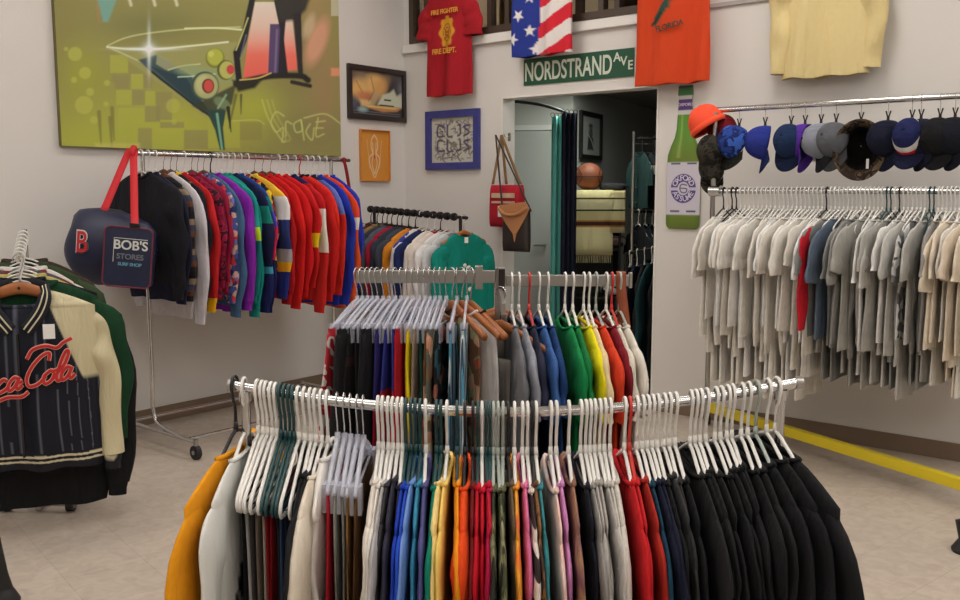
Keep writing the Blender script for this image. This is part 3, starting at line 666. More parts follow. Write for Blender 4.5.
dk = [((34, 58, 56), 'dark green'), ((30, 30, 34), 'black'), ((44, 46, 52), 'charcoal'), ((26, 40, 40), 'bottle green')]
for lvl, z in enumerate((1.92, 1.32)):
    for i in range(9):
        c, nm = dk[(i+lvl) % 4]; P = MG @ Vector((.05+i*(Lr-.1)/8, 0, z))
        items.append(dict(pos=P, rz=math.atan2(dd[1], dd[0])-PI/2+.15+rnd.uniform(-.1, .1), kind='tee', desc='%s t-shirt on the %s rail' % (nm, ['upper', 'lower'][lvl]), m=fab(c), h='white' if lvl else 'wire', a=dict(nseg=20, rows=12, sseg=8, sn=8, L=.46, hw=.2), seed=300+i+lvl*10))
hang_row(items, 'of the grid rack', 'on the back room grid rack', 'dark clothes on the back room grid rack')
for zz, xx, nn in ((1.66, .1, 'upper'), (1.12, .16, 'lower')):
    P = MG @ Vector((xx, -.27, zz)); o = MB(); o.box(-.025, .025, -.001, .001, -.035, .035)
    o = o.build('price_tag', TAGM, smooth=False); o.location = P; o.rotation_euler = (0, 0, 0); tag(o, 'white price tag on the %s dark shirts of the grid rack' % nn, 'tag')
# dark jackets on white hangers just inside the doorway (right)
q0 = at(630, 253, 7.05); q1 = at(668, 246, 6.75)
items = []
r = thing('clothes_rail', 'short dark rail of black jackets just inside the doorway', 'rail')
e0 = q0+(q0-q1)*.12; e1 = q1+(q1-q0)*.9; b = MB(); b.cyl(e0, e1, .011); b.build('rail', DARKMETAL, r)
for e_ in (e0, e1):
    b = MB(); b.cyl((e_[0], e_[1], .01), e_, .012); b.build('post', DARKMETAL, r)
    b = MB(); b.box(e_[0]-.2, e_[0]+.2, e_[1]-.03, e_[1]+.03, .0, .02); b.build('foot', DARKMETAL, r)
for i in range(6):
    t = i/5; P = q0+(q1-q0)*t; c = [(30, 31, 36), (26, 32, 48), (34, 30, 32), (30, 60, 64), (28, 28, 31), (30, 34, 50)][i]
    items.append(dict(pos=P, rz=-2.0+rnd.uniform(-.08, .08), kind='jacket', desc=['black jacket', 'dark navy jacket', 'brown-black jacket', 'teal-lined dark jacket', 'plain black jacket', 'midnight blue jacket'][i], m=fab(c), h='white', th=.02, a=dict(L=.85, hw=.21, rows=16), seed=500+i))
hang_row(items, 'just inside the doorway', 'just inside the doorway', 'dark clothes inside the doorway')

# ================================================================== WALL A: painting and two pictures
def quad_s(fn, pts): return [fn(x, y, .03) for x, y in pts]
pL, pR = onA(62, 150, .035), onA(341, 153, .035); s0, s1 = float(np.dot(pL-CORNER, uA)), float(np.dot(pR-CORNER, uA)); zb = (pL[2]+pR[2])/2; zt_ = zb+1.22
r = thing('canvas_painting', 'large olive and lime spray-painted canvas of a martini glass on the left wall', 'painting', M=MA @ Matrix.Translation(((s0+s1)/2, -.001, zb)))
hwp = (s1-s0)/2
b = MB(); b.box(-hwp, hwp, -.034, 0, 0, zt_-zb); b.build('canvas_edge', mat('canvas_edge', (112, 104, 62), .8), r, False)
def project(Pw):
    d = Pw-EYE; X = d[..., 0]; f = d[..., 1]*cp-d[..., 2]*sp; u = d[..., 1]*sp+d[..., 2]*cp
    return 480+F*X/f, 300-F*u/f
def painter(X, Z):
    W = CORNER+np.multiply.outer(X+(s0+s1)/2, uA)+np.multiply.outer(np.full(X.shape, -.035), nA); W[..., 2] = Z+zb
    x, y = project(W); a = Art(x, y, (150, 146, 78))
    r_ = np.random.RandomState(3)
    a.glow(60, 40, 30, 200, (140, 132, 66), .6); a.glow(150, 25, 50, 14, (128, 130, 70), .9); a.glow(90, 150, 60, 45, (176, 182, 44), .9); a.glow(170, 130, 70, 35, (184, 190, 46), .9)
    a.glow(85, 75, 25, 30, (160, 165, 40), .8); a.glow(255, 112, 26, 24, (176, 182, 46), .95); a.glow(310, 130, 40, 20, (140, 134, 78), .9)
    lime, tan = (178, 184, 56), (150, 143, 84)
    for (q0_, q1_, q2_, q3_, cc) in [(110, 55, 128, 73, lime), (112, 74, 116, 82, tan), (115, 76, 129, 89, tan), (131, 74, 143, 89, lime), (144, 75, 152, 88, tan), (116, 90, 132, 105, lime), (132, 90, 145, 105, tan), (145, 91, 155, 106, lime),
                                 (118, 108, 144, 147, lime), (145, 106, 160, 122, tan), (156, 92, 172, 120, tan), (138, 128, 152, 149, tan), (160, 122, 184, 128, tan), (152, 130, 184, 149, lime), (184, 130, 208, 149, tan), (208, 120, 240, 148, lime), (240, 122, 262, 140, (150, 146, 70))]:
        a.rect(q0_, q1_, q2_, q3_, cc, soft=1.2, a=.75)
    for cx_, cy_, rr_ in [(75, 54, 7), (85, 73, 6), (74, 80, 3), (107, 83, 3), (84, 105, 9), (106, 104, 2.5), (173, 106, 7), (174, 122, 2.5), (90, 92, 4), (66, 49, 2), (94, 120, 4)]: a.ell(cx_, cy_, rr_, rr_, (192, 196, 70), 2, .6)
    for x0_, yy in ((99, 112), (110, 118), (112, 108)): a.line([(x0_, yy), (x0_+2, yy+32)], [4, 1.5], (120, 118, 60), 1.5, .7)
    a.rect(95, 143, 140, 149, (204, 200, 90), soft=3, a=.6)
    # top left drip and marks
    a.poly([(97, -2), (117, -2), (108, 22), (103, 22)], (110, 180, 170), 3, .8); a.line([(97, 5), (99, 22)], 2, (190, 130, 80), 2, .6)
    for x_ in (130, 154, 176): a.line([(x_-2, -6), (x_+1, 5)], 3, (225, 225, 190), 2, .8)
    for x_ in range(60, 340, 22): a.line([(x_, -90), (x_+r_.randint(-30, 30), -20)], r_.uniform(3, 9), [(120, 122, 60), (190, 195, 80), (80, 120, 110)][r_.randint(3)], 6, .5)
    # glass bowl
    a.poly([(110, 48), (240, 42), (240, 80), (205, 118), (190, 105)], (166, 166, 96), 3, .7)
    a.poly([(150, 66), (190, 70), (212, 66), (240, 60), (240, 82), (200, 84)], (150, 168, 112), 2, .7)
    a.line(smooth_pts([(107, 46), (125, 38), (150, 33), (190, 29), (240, 27)]), 1.4, (205, 208, 140), 1.2, .9)
    a.line(smooth_pts([(185, 28.5), (215, 28), (245, 30)]), 1.8, (220, 226, 170), 1)
    a.line(smooth_pts([(107, 47), (130, 49), (155, 49), (190, 46), (228, 42)]), [2.2]*5 if 0 else 1.8, (225, 232, 190), 1.2)
    a.line(smooth_pts([(110, 48), (128, 56), (148, 66), (165, 80)]), 1.4, (205, 210, 140), 1.2, .8)
    a.poly([(138, 60), (156, 55), (168, 62), (192, 76), (196, 92), (206, 110), (203, 113), (185, 98), (160, 80)], (52, 84, 92), 1.6, .95)
    a.poly([(157, 54), (166, 58), (178, 68), (166, 70), (156, 64)], (156, 160, 120), 1.5, .9)
    a.poly([(150, 66), (176, 88), (204, 112), (216, 124), (210, 112), (190, 84), (186, 78)], (40, 66, 76), 1.5, .9)
    a.line(smooth_pts([(152, 72), (175, 90), (198, 108), (214, 118)]), [2, 2.5, 3, 3][0], (28, 38, 40), 1.2)
    a.line(smooth_pts([(168, 70), (182, 66), (200, 64)]), 1.3, (200, 215, 150), 1, .9); a.line(smooth_pts([(178, 77), (195, 76), (215, 74)]), 1.3, (190, 225, 190), 1, .9)
    a.ell(190, 70, 14, 5, (150, 170, 120), 3, .6)
    a.poly([(192, 106), (236, 84), (232, 104), (218, 116), (206, 112)], (58, 66, 52), 2.5, .9); a.ell(222, 103, 9, 5, (120, 140, 96), 2, .9, .5); a.line([(226, 95), (218, 108)], 2, (150, 190, 150), 1.5, .8)
    # olives
    a.ell(215, 58, 9.5, 10, (124, 134, 40), 1); a.ell(215, 57, 8, 8.5, (182, 190, 58), 2); a.ell(211, 54, 3, 3, (205, 210, 90), 2)
    a.ell(226, 70, 9, 10, (90, 96, 40), 1); a.ell(227, 70, 7.6, 8.8, (190, 192, 90), 1.5); a.ell(230.5, 69.5, 4, 4.8, (208, 60, 62), 1)
    a.ell(205, 86, 14, 14.5, (60, 88, 78), 1.2); a.ell(206, 86, 12, 12.5, (178, 182, 116), 2); a.ell(203, 84, 7, 9, (200, 204, 140), 3, .6); a.ell(208, 86, 6.2, 7.4, (120, 50, 44), 1); a.ell(208.5, 86, 4.6, 6, (212, 74, 62), 1)
    # stem and drips
    a.poly([(206, 110), (226, 110), (223, 128), (225, 150), (220, 150), (215, 130)], (44, 78, 72), 1.2); a.line([(217, 114), (222, 149)], [2.5, 2], (120, 184, 150), 1.2)
    a.line([(228, 108), (231, 132)], [4, .8], (44, 52, 44), 1.2); a.line([(241, 95), (241, 114)], [2.5, .8], (60, 60, 48), 1.2, .8); a.line([(236, 95), (229, 128)], [3, 1], (60, 60, 48), 1.5, .6)
    # star
    a.glow(149, 49, 6, 6, (230, 245, 240), .9); a.glow(149, 49, 26, 1.6, (240, 250, 245), .9); a.glow(149, 49, 1.8, 22, (235, 250, 245), .8); a.ell(149, 49, 3, 3, (255, 255, 255), 2)
    # pitcher / mouth shape
    a.glow(315, 30, 16, 60, (176, 140, 96), .7); a.glow(325, 90, 14, 40, (170, 132, 92), .6); a.glow(296, 60, 30, 40, (120, 112, 70), .5)
    a.poly([(250, -4), (256, -4), (247, 40), (240, 58), (242, 80), (236, 82), (233, 52), (240, 40)], (38, 38, 44), 1.4); a.line(smooth_pts([(248, 18), (240, 40), (236, 50)]), 1.4, (200, 205, 110), 1, .9); a.line([(246, 35), (241, 55)], 1.4, (110, 120, 150), 1, .7)
    pink = np.stack([np.interp(y, [0, 28, 55, 80], [v0, v1, v2, v3]) for v0, v1, v2, v3 in zip(lin((226, 214, 200)), lin((226, 190, 170)), lin((240, 110, 88)), lin((238, 92, 76)))], -1)
    a.poly([(255, 2), (274, 2), (279, 24), (271, 26), (268, 76), (243, 78), (248, 40)], pink, 1)
    a.poly([(284, 18), (292, 18), (297, 60), (297, 70), (287, 71), (284, 45)], pink, 1)
    a.poly([(270, 24), (282, 24), (280, 76), (268, 76)], (88, 70, 112), 1); a.line([(277, 30), (275, 74)], 2, (132, 116, 154), 1.5, .8); a.poly([(279, 0), (286, 18), (284, 40), (288, 74), (278, 74), (280, 30), (274, 0)], (44, 42, 50), 1.2)
    a.poly([(274, -8), (312, -8), (306, 10), (296, 20), (280, 22)], (58, 56, 52), 4); a.poly([(293, 14), (301, 12), (303, 74), (298, 74)], (52, 48, 50), 1.5)
    a.line(smooth_pts([(236, 84), (250, 80), (272, 76), (300, 76), (308, 80)]), 6, (42, 42, 40), 2); a.line([(292, 82), (310, 86)], 4, (48, 46, 44), 1.5); a.poly([(232, 80), (262, 80), (255, 88), (238, 92)], (46, 48, 40), 3)
    a.line(smooth_pts([(240, 80), (258, 78), (271, 73)]), 1.4, (220, 190, 100), 1, .9)
    a.ell(317, 42, 9, 24, (226, 160, 128), 6, .75, .35); a.ell(309, 26, 5, 12, (214, 190, 150), 4, .6, .3); a.rect(331, 68, 341, 76, (236, 150, 110), soft=2, a=.9)
    a.rect(331, -100, 341, 16, (206, 202, 170), soft=1, a=.8)
    # arcs and signature
    for q, al in ((0, .8), (5, .5), (10, .4)): a.line(smooth_pts([(262+q, 100), (268+q, 118), (280+q, 138), (284, 142)]), 1.5, (196, 204, 90), 1.5, al)
    a.line(smooth_pts([(232, 121), (256, 120), (264, 124)]), 1.2, (196, 204, 90), 1, .7)
    sg = [smooth_pts([(284, 116), (276, 112), (271, 122), (276, 132), (283, 128), (282, 142)]), smooth_pts([(286, 136), (286, 122), (292, 124)]), smooth_pts([(300, 120), (294, 124), (296, 132), (302, 130), (301, 120)]),
          smooth_pts([(301, 120), (304, 140)]), smooth_pts([(310, 124), (306, 132), (312, 140), (314, 128)]), smooth_pts([(316, 122), (325, 121)]), smooth_pts([(318, 118), (316, 136), (324, 134)]), smooth_pts([(316, 128), (323, 128)]), smooth_pts([(304, 118), (325, 114), (341, 124)])]
    for s_ in sg: a.line(s_, 1.5, (200, 208, 110), 1.2, .75)
    g_ = a.c.mean(-1, keepdims=True); a.c = np.clip((a.c*.88+g_*.12)*1.14, 0, 1); return a
art_sheet(-hwp, hwp, 0, zt_-zb, 480, 340, painter, -.0345).build('painted_canvas', vcol_mat('spray_paint', .45), r)

def wall_pic(name, label, cat, fn, cs, fw, fm, painter_, nx=90, nz=90, M0=MA, u=uA):
    (xa, ya), (xb, yb), (xc, yc), (xd, yd) = cs       # TL TR BR BL pixels
    P = [fn(*c, .02) for c in cs]; s = [float(np.dot(p-CORNER, u)) for p in P]
    sc, hw = (s[0]+s[3]+s[1]+s[2])/4, (s[1]+s[2]-s[0]-s[3])/4; z1_, z0_ = (P[0][2]+P[1][2])/2, (P[2][2]+P[3][2])/2
    zc, hh = (z0_+z1_)/2, (z1_-z0_)/2
    r = thing(name, label, cat, M=M0 @ Matrix.Translation((sc, -.001, zc)))
    if fw: frame_parts(r, hw, hh, fw, fm)
    b = MB(); b.box(-hw+.004, hw-.004, -.008, 0, -hh+.004, hh-.004); b.build('backing', mat('backing_board', (90, 80, 70), .8), r, False)
    k = fw*.9
    art_sheet(-hw+k, hw-k, -hh+k, hh-k, nx, nz, lambda X, Z: painter_(X/(hw), -Z/(hh)), -.0095).build('print', vcol_mat('printed_paper'), r)
    return r
def pic1(x, y):
    a = Art(x, y, (66, 60, 64)); a.glow(-.2, -.75, 1.2, .25, (110, 100, 96), .7); a.glow(-.5, -.4, .35, .4, (190, 160, 120), .6)
    a.ell(-.6, -.1, .33, .38, (226, 180, 112), .25); a.ell(-.05, -.32, .36, .42, (230, 184, 116), .25); a.ell(.1, -.2, .2, .5, (214, 160, 96), .2, .7, .5)
    a.ell(-.42, .12, .3, .16, (200, 120, 84), .15, .8); a.poly([(-.6, .25), (-.2, .25), (-.15, .5), (-.55, .5)], (222, 186, 130), .1)
    a.poly([(0, .4), (.2, 0), (.45, -.1), (.6, -.25), (.7, 0), (.95, -.2), (.98, .45)], (206, 208, 184), .08); a.poly([(-.3, .5), (-.1, -.1), (.1, 0), (-.1, .5)], (190, 170, 130), .08, .8)
    a.line([(-.2, -.6), (-.1, -.1), (-.3, .3)], .03, (150, 104, 66), .04, .8); a.line([(-.7, -.4), (-.5, 0)], .03, (150, 104, 66), .04, .8); a.rect(.25, .16, .5, .22, (36, 32, 30), soft=.03); a.rect(.1, .38, .6, .43, (36, 32, 30), soft=.03)
    a.poly([(-.5, .45), (.9, .45), (.7, .6), (.2, .66), (-.3, .55)], (196, 140, 90), .06); a.poly([(-.5, .45), (.8, .45), (.6, .52), (-.3, .52)], (232, 196, 120), .05)
    a.ell(-.5, .62, .16, .1, (150, 180, 180), .1); a.ell(-.8, .4, .14, .2, (90, 96, 110), .2); a.glow(.9, -.3, .15, .3, (140, 140, 150), .7)
    for yy in (.68, .76): a.line([(-.8, yy), (.8, yy+.03)], .025, (140, 136, 136), .02, .6)
    return a
wall_pic('framed_picture', 'dark framed still life picture in tan and grey between painting and corner', 'picture', onA, [(348, 64), (405.5, 70.5), (405.5, 122), (348.5, 119)], .035, mat('brown_black_frame', (48, 40, 38), .4), pic1)
def pic2(x, y):
    a = Art(x, y, (222, 150, 62)); w_ = (240, 222, 190)
    for sx in (-1, 1):
        a.line(smooth_pts([(.02*sx, -.8), (.2*sx, -.6), (.22*sx, -.3), (.12*sx, -.1), (.35*sx, .1), (.3*sx, .4), (.12*sx, .7), (.05*sx, .85)]), .05, w_, .03, .8)
        a.line(smooth_pts([(.12*sx, -.5), (.1*sx, 0), (.18*sx, .3), (.02*sx, .7)]), .05, w_, .03, .7); a.line([(.5*sx, -.6), (.34*sx, .5)], .03, w_, .03, .5)
    a.ell(0, .05, .06, .08, (190, 80, 50), .04); return a
wall_pic('orange_poster', 'orange poster with a white outline figure below the dark framed picture', 'poster', onA, [(360.5, 129.5), (389.5, 130.5), (389.5, 180.5), (361, 181.5)], 0.004, mat('orange_edge', (214, 140, 58), .6), pic2, 60, 90)
def pic3(x, y):
    a = Art(x, y, (200, 196, 184)); r_ = np.random.RandomState(5)
    for _ in range(170):
        px_, py_ = r_.uniform(-.68, .68), r_.uniform(-.68, .68)*1.0; L_ = r_.uniform(.05, .18)
        c = [(70, 62, 58), (120, 100, 70), (80, 84, 140), (150, 130, 90), (50, 48, 50)][r_.randint(5)]
        d = [(L_, 0), (0, L_), (L_*.7, L_*.7), (L_*.6, -L_*.6)][r_.randint(4)]; a.line([(px_, py_), (px_+d[0], py_+d[1])], .035, c, .03, .75)
    for x0_, ch in zip((-.55, -.2, .12, .42), 'CLJS'):
        for dy in (-.3, .2):
            a.line(smooth_pts({'C': [(.22, -.15), (0, -.18), (-.02, .15), (.22, .16)], 'L': [(0, -.2), (.01, .16), (.2, .18)], 'J': [(.15, -.2), (.16, .1), (.02, .18)], 'S': [(.2, -.18), (.0, -.12), (.18, .06), (0, .18)]}[ch])+np.array([x0_, dy]), .07, (72, 66, 96), .03, .9)
    for x0_, y0_ in ((-.5, .05), (0, -.15), (.02, -.2)): a.rect(x0_, y0_, x0_+.14, y0_+.2, (206, 202, 192), soft=.04)
    return a
wall_pic('framed_doodle_print', 'blue framed doodle print in brown and violet ink on the back wall', 'picture', onB, [(425.5, 112.5), (479, 107.5), (479.5, 170.5), (426.5, 168.5)], .055, mat('blue_frame', (62, 66, 138), .5, noise=.1, ns=20), pic3, 130, 130, MBW, uB)

# ================================================================== WALL B: street sign, bottle sign
P = [onB(x, y, .01) for x, y in ((523, 60.5), (633.5, 46.5), (634, 78), (524, 84))]
ss = [sB(p) for p in P]; sc, hw = sum(ss)/4, (ss[1]+ss[2]-ss[0]-ss[3])/4; zc = sum(p[2] for p in P)/4; hh = (P[0][2]+P[1][2]-P[2][2]-P[3][2])/4
r = thing('street_sign', 'green street sign with white letters over the doorway', 'sign', M=MBW @ Matrix.Translation((sc, -.006, zc)))
b = MB(); b.box(-hw, hw, -.002, .002, -hh, hh); b.build('plate', mat('sign_green', (34, 84, 62), .35), r, False)
SW = mat('sign_letters', (214, 220, 204), .5)
t = text_mb('NORDSTRAND', 1, .0015, bold=.012); vv = t.v[0]; w_ = vv[:, 0].max()-vv[:, 0].min(); h_ = vv[:, 2].max()-vv[:, 2].min()
xa, xb = -hw+.015, -hw+2*hw*.815
t.v[0] = np.stack([(vv[:, 0]-vv[:, 0].min())/w_*(xb-xa)+xa, vv[:, 1]-.0035, (vv[:, 2]-(vv[:, 2].max()+vv[:, 2].min())/2)/h_*hh*1.42-.0], 1); t.build('lettering', SW, r, False)
for i, ch in enumerate('AVE'):
    t = text_mb(ch, .085, .0015, bold=.001); vv = t.v[0]; t.v[0] = vv+np.array([xb+.04+i*.052, -.0035, hh*.42-i*.03]); t.build('lettering', SW, r, False)
# bottle shaped tin sign
def BP(px, py): return onB(px, py, .012)
pc = BP(684, 160); S = (BP(684, 85.5)[2]-BP(684, 229)[2]); zb_ = BP(684, 229)[2]; wB = (sB(BP(701.5, 190))-sB(BP(667.5, 190)))/2
prof = [(.0, .80), (.012, .93), (.03, .99), (.06, 1), (.45, 1), (.52, .96), (.58, .8), (.64, .58), (.70, .48), (.88, .40), (.93, .39), (.935, .44), (.965, .44), (.97, .42), (.995, .42), (1, .38)]
pts = [(wB*w_, S*z_) for z_, w_ in prof]+[(-wB*w_, S*z_) for z_, w_ in prof[::-1]]
r = thing('bottle_shaped_sign', 'flat green beer bottle shaped sign on the wall right of the doorway', 'sign', M=MBW @ Matrix.Translation((sB(pc), -.012, zb_)))
b = MB(); b.prism(pts, 0, .006); b.build('plate', mat('sign_edge', (150, 150, 120), .5), r, False)
def bottle(X, Z):
    pass
n = 90; G = []; zz = np.linspace(0, 1, 220); wz = np.interp(zz, [p_[0] for p_ in prof], [p_[1] for p_ in prof])
X = np.outer(wz*wB*.985, np.linspace(-1, 1, n)); Z = np.repeat((zz*S)[:, None], n, 1)*.998
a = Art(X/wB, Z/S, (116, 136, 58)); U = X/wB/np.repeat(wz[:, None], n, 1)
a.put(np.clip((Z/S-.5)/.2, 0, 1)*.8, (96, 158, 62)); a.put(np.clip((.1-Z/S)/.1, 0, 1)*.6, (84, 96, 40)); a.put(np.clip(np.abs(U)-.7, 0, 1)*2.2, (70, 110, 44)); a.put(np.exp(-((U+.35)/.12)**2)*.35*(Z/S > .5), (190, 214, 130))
a.rect(-1, .10, 1, .47, (214, 208, 220), soft=.01)
for zz_ in (.46, .125): a.line([(-.75, zz_), (-.2, zz_)], .012, (70, 80, 90), .006); a.line([(.2, zz_), (.75, zz_)], .012, (70, 80, 90), .006)
asp = S/wB
a2 = Art(a.X, a.Y*asp, (0, 0, 0)); a2.c = a.c; cyc = .285*asp
a2.ell(0, cyc, .74, .78, (92, 76, 142), .03); a2.rect(-.85, cyc-.1, .85, cyc+.06, (206, 200, 214), soft=.03); a2.ell(0, cyc, .34, .36, (214, 208, 220), .03)
a2.line(smooth_pts([(.2, cyc+.18), (-.1, cyc+.22), (-.2, cyc+.02), (-.1, cyc-.2), (.15, cyc-.2), (.2, cyc-.02), (-.15, cyc+.02)]), .06, (60, 56, 110), .03)
a2.rect(-.6, 1.0*asp-.36, .6, asp, (52, 60, 58), soft=.03); a2.rect(-.6, asp*.93, .6, asp*.985, (66, 120, 70), soft=.05); a2.rect(-.6, asp*.985, .6, asp*1.01, (60, 60, 66), soft=.03)
a2.rect(-.7, asp*.80, .7, asp*.93, (206, 206, 200), soft=.02); a2.rect(-.7, asp*.83, .7, asp*.905, (96, 66, 128), soft=.02)
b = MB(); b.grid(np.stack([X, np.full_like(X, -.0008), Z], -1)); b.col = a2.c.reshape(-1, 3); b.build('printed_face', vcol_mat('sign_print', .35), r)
LW = mat('label_letters', (226, 220, 232), .5)
for word, sgn in (('OXFORD', 1), ('ASSUME', -1)):
    for i, ch in enumerate(word):
        t = text_mb(ch, .056*wB/.14, .0006, bold=.0006); an = (i-2.5)*.42; rr = wB*.54
        Mx = Matrix.Translation((rr*math.sin(an), -.0015, .285*S+sgn*rr*1.04*math.cos(an))) @ Matrix.Rotation(an*sgn, 4, 'Y')
        t.xf(Mx); t.build('lettering', LW, r, False)
t = text_mb('OXFORD', .026, .0006, bold=.0003); t.v[0] = t.v[0]+np.array([0, -.0015, S*.868]); t.build('lettering', LW, r, False)

# ================================================================== SHIRTS PINNED HIGH ON WALL B
def wall_shirt(name, label, cat, px, py, kind, hw, L, paint, col, th=.02, fold=.012, sl=1, seed=1, off=.09, **k):
    p = onB(px, py, off); ztop = p[2]+L+.112
    r = thing(name, label, cat, M=frameM((p[0], p[1], ztop), uB), group='shirts pinned high on the back wall')
    a = dict(hw=hw, L=L, nseg=150, rows=150, sseg=36, sn=60, fold=fold*1.3, hi=True, slw=1.05, sl=sl); a.update(k)
    pf = None
    if paint: pf = paint
    garment(kind, r, vcol_mat('printed_cotton', .9, .2) if paint else fab(col, noise=.015), seed, th=th, paint=pf, **a)
    return r
def text_mask_paint(base, draw):
    def f(v, part):
        a = Art(v[:, 0], v[:, 2], base)
        if part == 'body':
            draw(a); fr = (v[:, 1] < .004)[:, None]; a.c = np.where(fr, a.c, np.array(lin(base)))
        return a.c
    return f
def d_red(a):
    Y = (222, 160, 52); zc = -.44
    a.poly([(0+.085*math.cos(t)*(1+.12*math.cos(8*t)), zc+.12*math.sin(t)*(1+.1*math.cos(8*t))) for t in np.arange(40)*2*PI/40], Y, .006)
    for rr in (.05, .03): a.line([(rr*math.cos(t), zc+rr*1.3*math.sin(t)) for t in np.linspace(0, 2*PI, 16)], .006, (150, 60, 40), .005)
    a.line([(-.04, zc+.03), (.04, zc-.05)], .008, (150, 60, 40), .005); a.line([(.04, zc+.03), (-.04, zc-.05)], .008, (150, 60, 40), .005)
wall_shirt('t_shirt', 'red t-shirt with yellow badge print, pinned beside the high window', 't-shirt', 449, 98, 'tee', .215, .82, text_mask_paint((170, 34, 44), d_red), None, sl=1.5, seed=4)
rr_ = C.objects[-1]
def letters(root, s, x, z, size, m, y, tilt=0):
    t = text_mb(s, size, .001, bold=size*.02, space=.95); t.xf(Matrix.Translation((x, y, z)) @ Matrix.Rotation(tilt, 4, 'Y')); o = t.build('lettering', m, root, False); return o
red_root = [o for o in C.objects if o.get('label', '').startswith('red t-shirt with yellow')][0]
YM = mat('yellow_print', (222, 160, 52), .7)
letters(red_root, 'FIRE FIGHTER', 0, -.29, .048, YM, -.052, -.0); letters(red_root, 'FIRE DEPT.', 0, -.585, .055, YM, -.056, -.0)
star = lambda x, y, r, rot: [(x+(r if i % 2 == 0 else r*.42)*math.sin(rot+i*PI/5), y+(r if i % 2 == 0 else r*.42)*math.cos(rot+i*PI/5)) for i in range(10)]
def flagp(v, part):
    X, Z = v[:, 0], v[:, 2]; a = Art(X, Z, (214, 44, 58)); ph = Z-.38*X+.012*np.sin(X*22)
    st = (np.floor((ph+2)/.105) % 2 == 0); a.put(st*1.0, (232, 224, 220))
    blue = (X < -.035+.02*np.sin(Z*8)); a.put(blue*1.0, (44, 60, 142))
    if part != 'collar':
        r_ = np.random.RandomState(2)
        for i, (x, z) in enumerate([(-.10, -.79), (-.19, -.68), (-.10, -.56), (-.2, -.46), (-.08, -.38), (-.17, -.27), (-.24, -.84), (-.06, -.92), (-.22, -.33), (-.3, -.36), (-.28, -.28)]): a.poly(star(x, z, .046, i*.7), (232, 228, 226), .006)
    return a.c
wall_shirt('t_shirt', 'stars and stripes t-shirt hanging above the street sign', 't-shirt', 543, 56, 'tee', .24, .86, flagp, None, seed=9, th=.03, fold=.016)
def d_or(a):
    G_ = (52, 84, 70); a.poly([(-.13, -.62), (-.08, -.57), (-.02, -.5), (.03, -.4), (.08, -.36), (.05, -.46), (.0, -.56), (-.07, -.64), (-.12, -.68)], G_, .008); a.ell(.03, -.42, .035, .07, (60, 70, 66), .01, 1, .5); a.line([(-.14, -.66), (-.06, -.6)], .02, (30, 60, 50), .01)
wall_shirt('t_shirt', 'bright orange t-shirt with green print above the bottle sign', 't-shirt', 671, 82, 'tee', .255, .92, text_mask_paint((216, 74, 38), d_or), None, seed=14, th=.025, fold=.014)
orr = [o for o in C.objects if o.get('label', '').startswith('bright orange t-shirt')][0]
letters(orr, 'FLORIDA', .01, -.69, .05, mat('green_print', (60, 62, 50), .7), -.062, -.15)
wall_shirt('long_sleeved_shirt', 'pale yellow long sleeved shirt high on the wall above the caps', 'shirt', 823, 80, 'longsleeve', .225, .86, None, (226, 206, 150), seed=22, th=.03, fold=.016, sl=1.12)
# ================================================================== FRONT RACK
YF = 2.0
pl_, pr_ = at(234, 385.5, YF), at(797, 383, YF)
def sagz(t): return -.062*(1-(2*t-1)**2)
def rail_pt(t):
    p = pl_+(pr_-pl_)*t; return np.array([p[0], YF, p[2]+sagz(t)])
def front_at(px):
    lo, hi = -.05, 1.05
    for _ in range(40):
        m_ = (lo+hi)/2; x, y = project(rail_pt(m_))
        if x < px: lo = m_
        else: hi = m_
    return lo
r = thing('clothes_rack', 'chrome clothes rack across the foreground with a sagging rail', 'clothes rack')
b = MB(); b.tube([rail_pt(t) for t in np.linspace(0, 1, 40)], .0115, 14); b.build('rail', CHROME, r)
for t in (0, 1):
    p = rail_pt(t); d = .02 if t else -.02; b = MB(); b.cyl((p[0]-d*.2, p[1], p[2]), (p[0]+d*.6, p[1], p[2]), .0145, 14); b.build('end_cap', STEEL, r)
for t in (.02, .972):
    p = rail_pt(t); b = MB(); b.cyl((p[0], p[1], .1), (p[0], p[1], p[2]-.01), .0105, 12); b.cyl((p[0], p[1], p[2]-.03), (p[0], p[1], p[2]-.008), .015, 12); b.build('post', CHROME, r)
    b = MB(); b.tube([(p[0], YF-.3, .09), (p[0], YF+.3, .09)], .013, 10); b.build('foot_bar', CHROME, r)
    for sy in (-.29, .29):
        b = MB(); b.cyl((p[0]-.012, YF+sy, .035), (p[0]+.012, YF+sy, .035), .034, 16); b.cyl((p[0], YF+sy, .05), (p[0], YF+sy, .09), .008, 8); b.build('caster', RUBBER, r)
b = MB(); a_, c_ = rail_pt(.02), rail_pt(.972); b.cyl((a_[0], YF, .09), (c_[0], YF, .09), .011, 10); b.build('base_bar', CHROME, r)

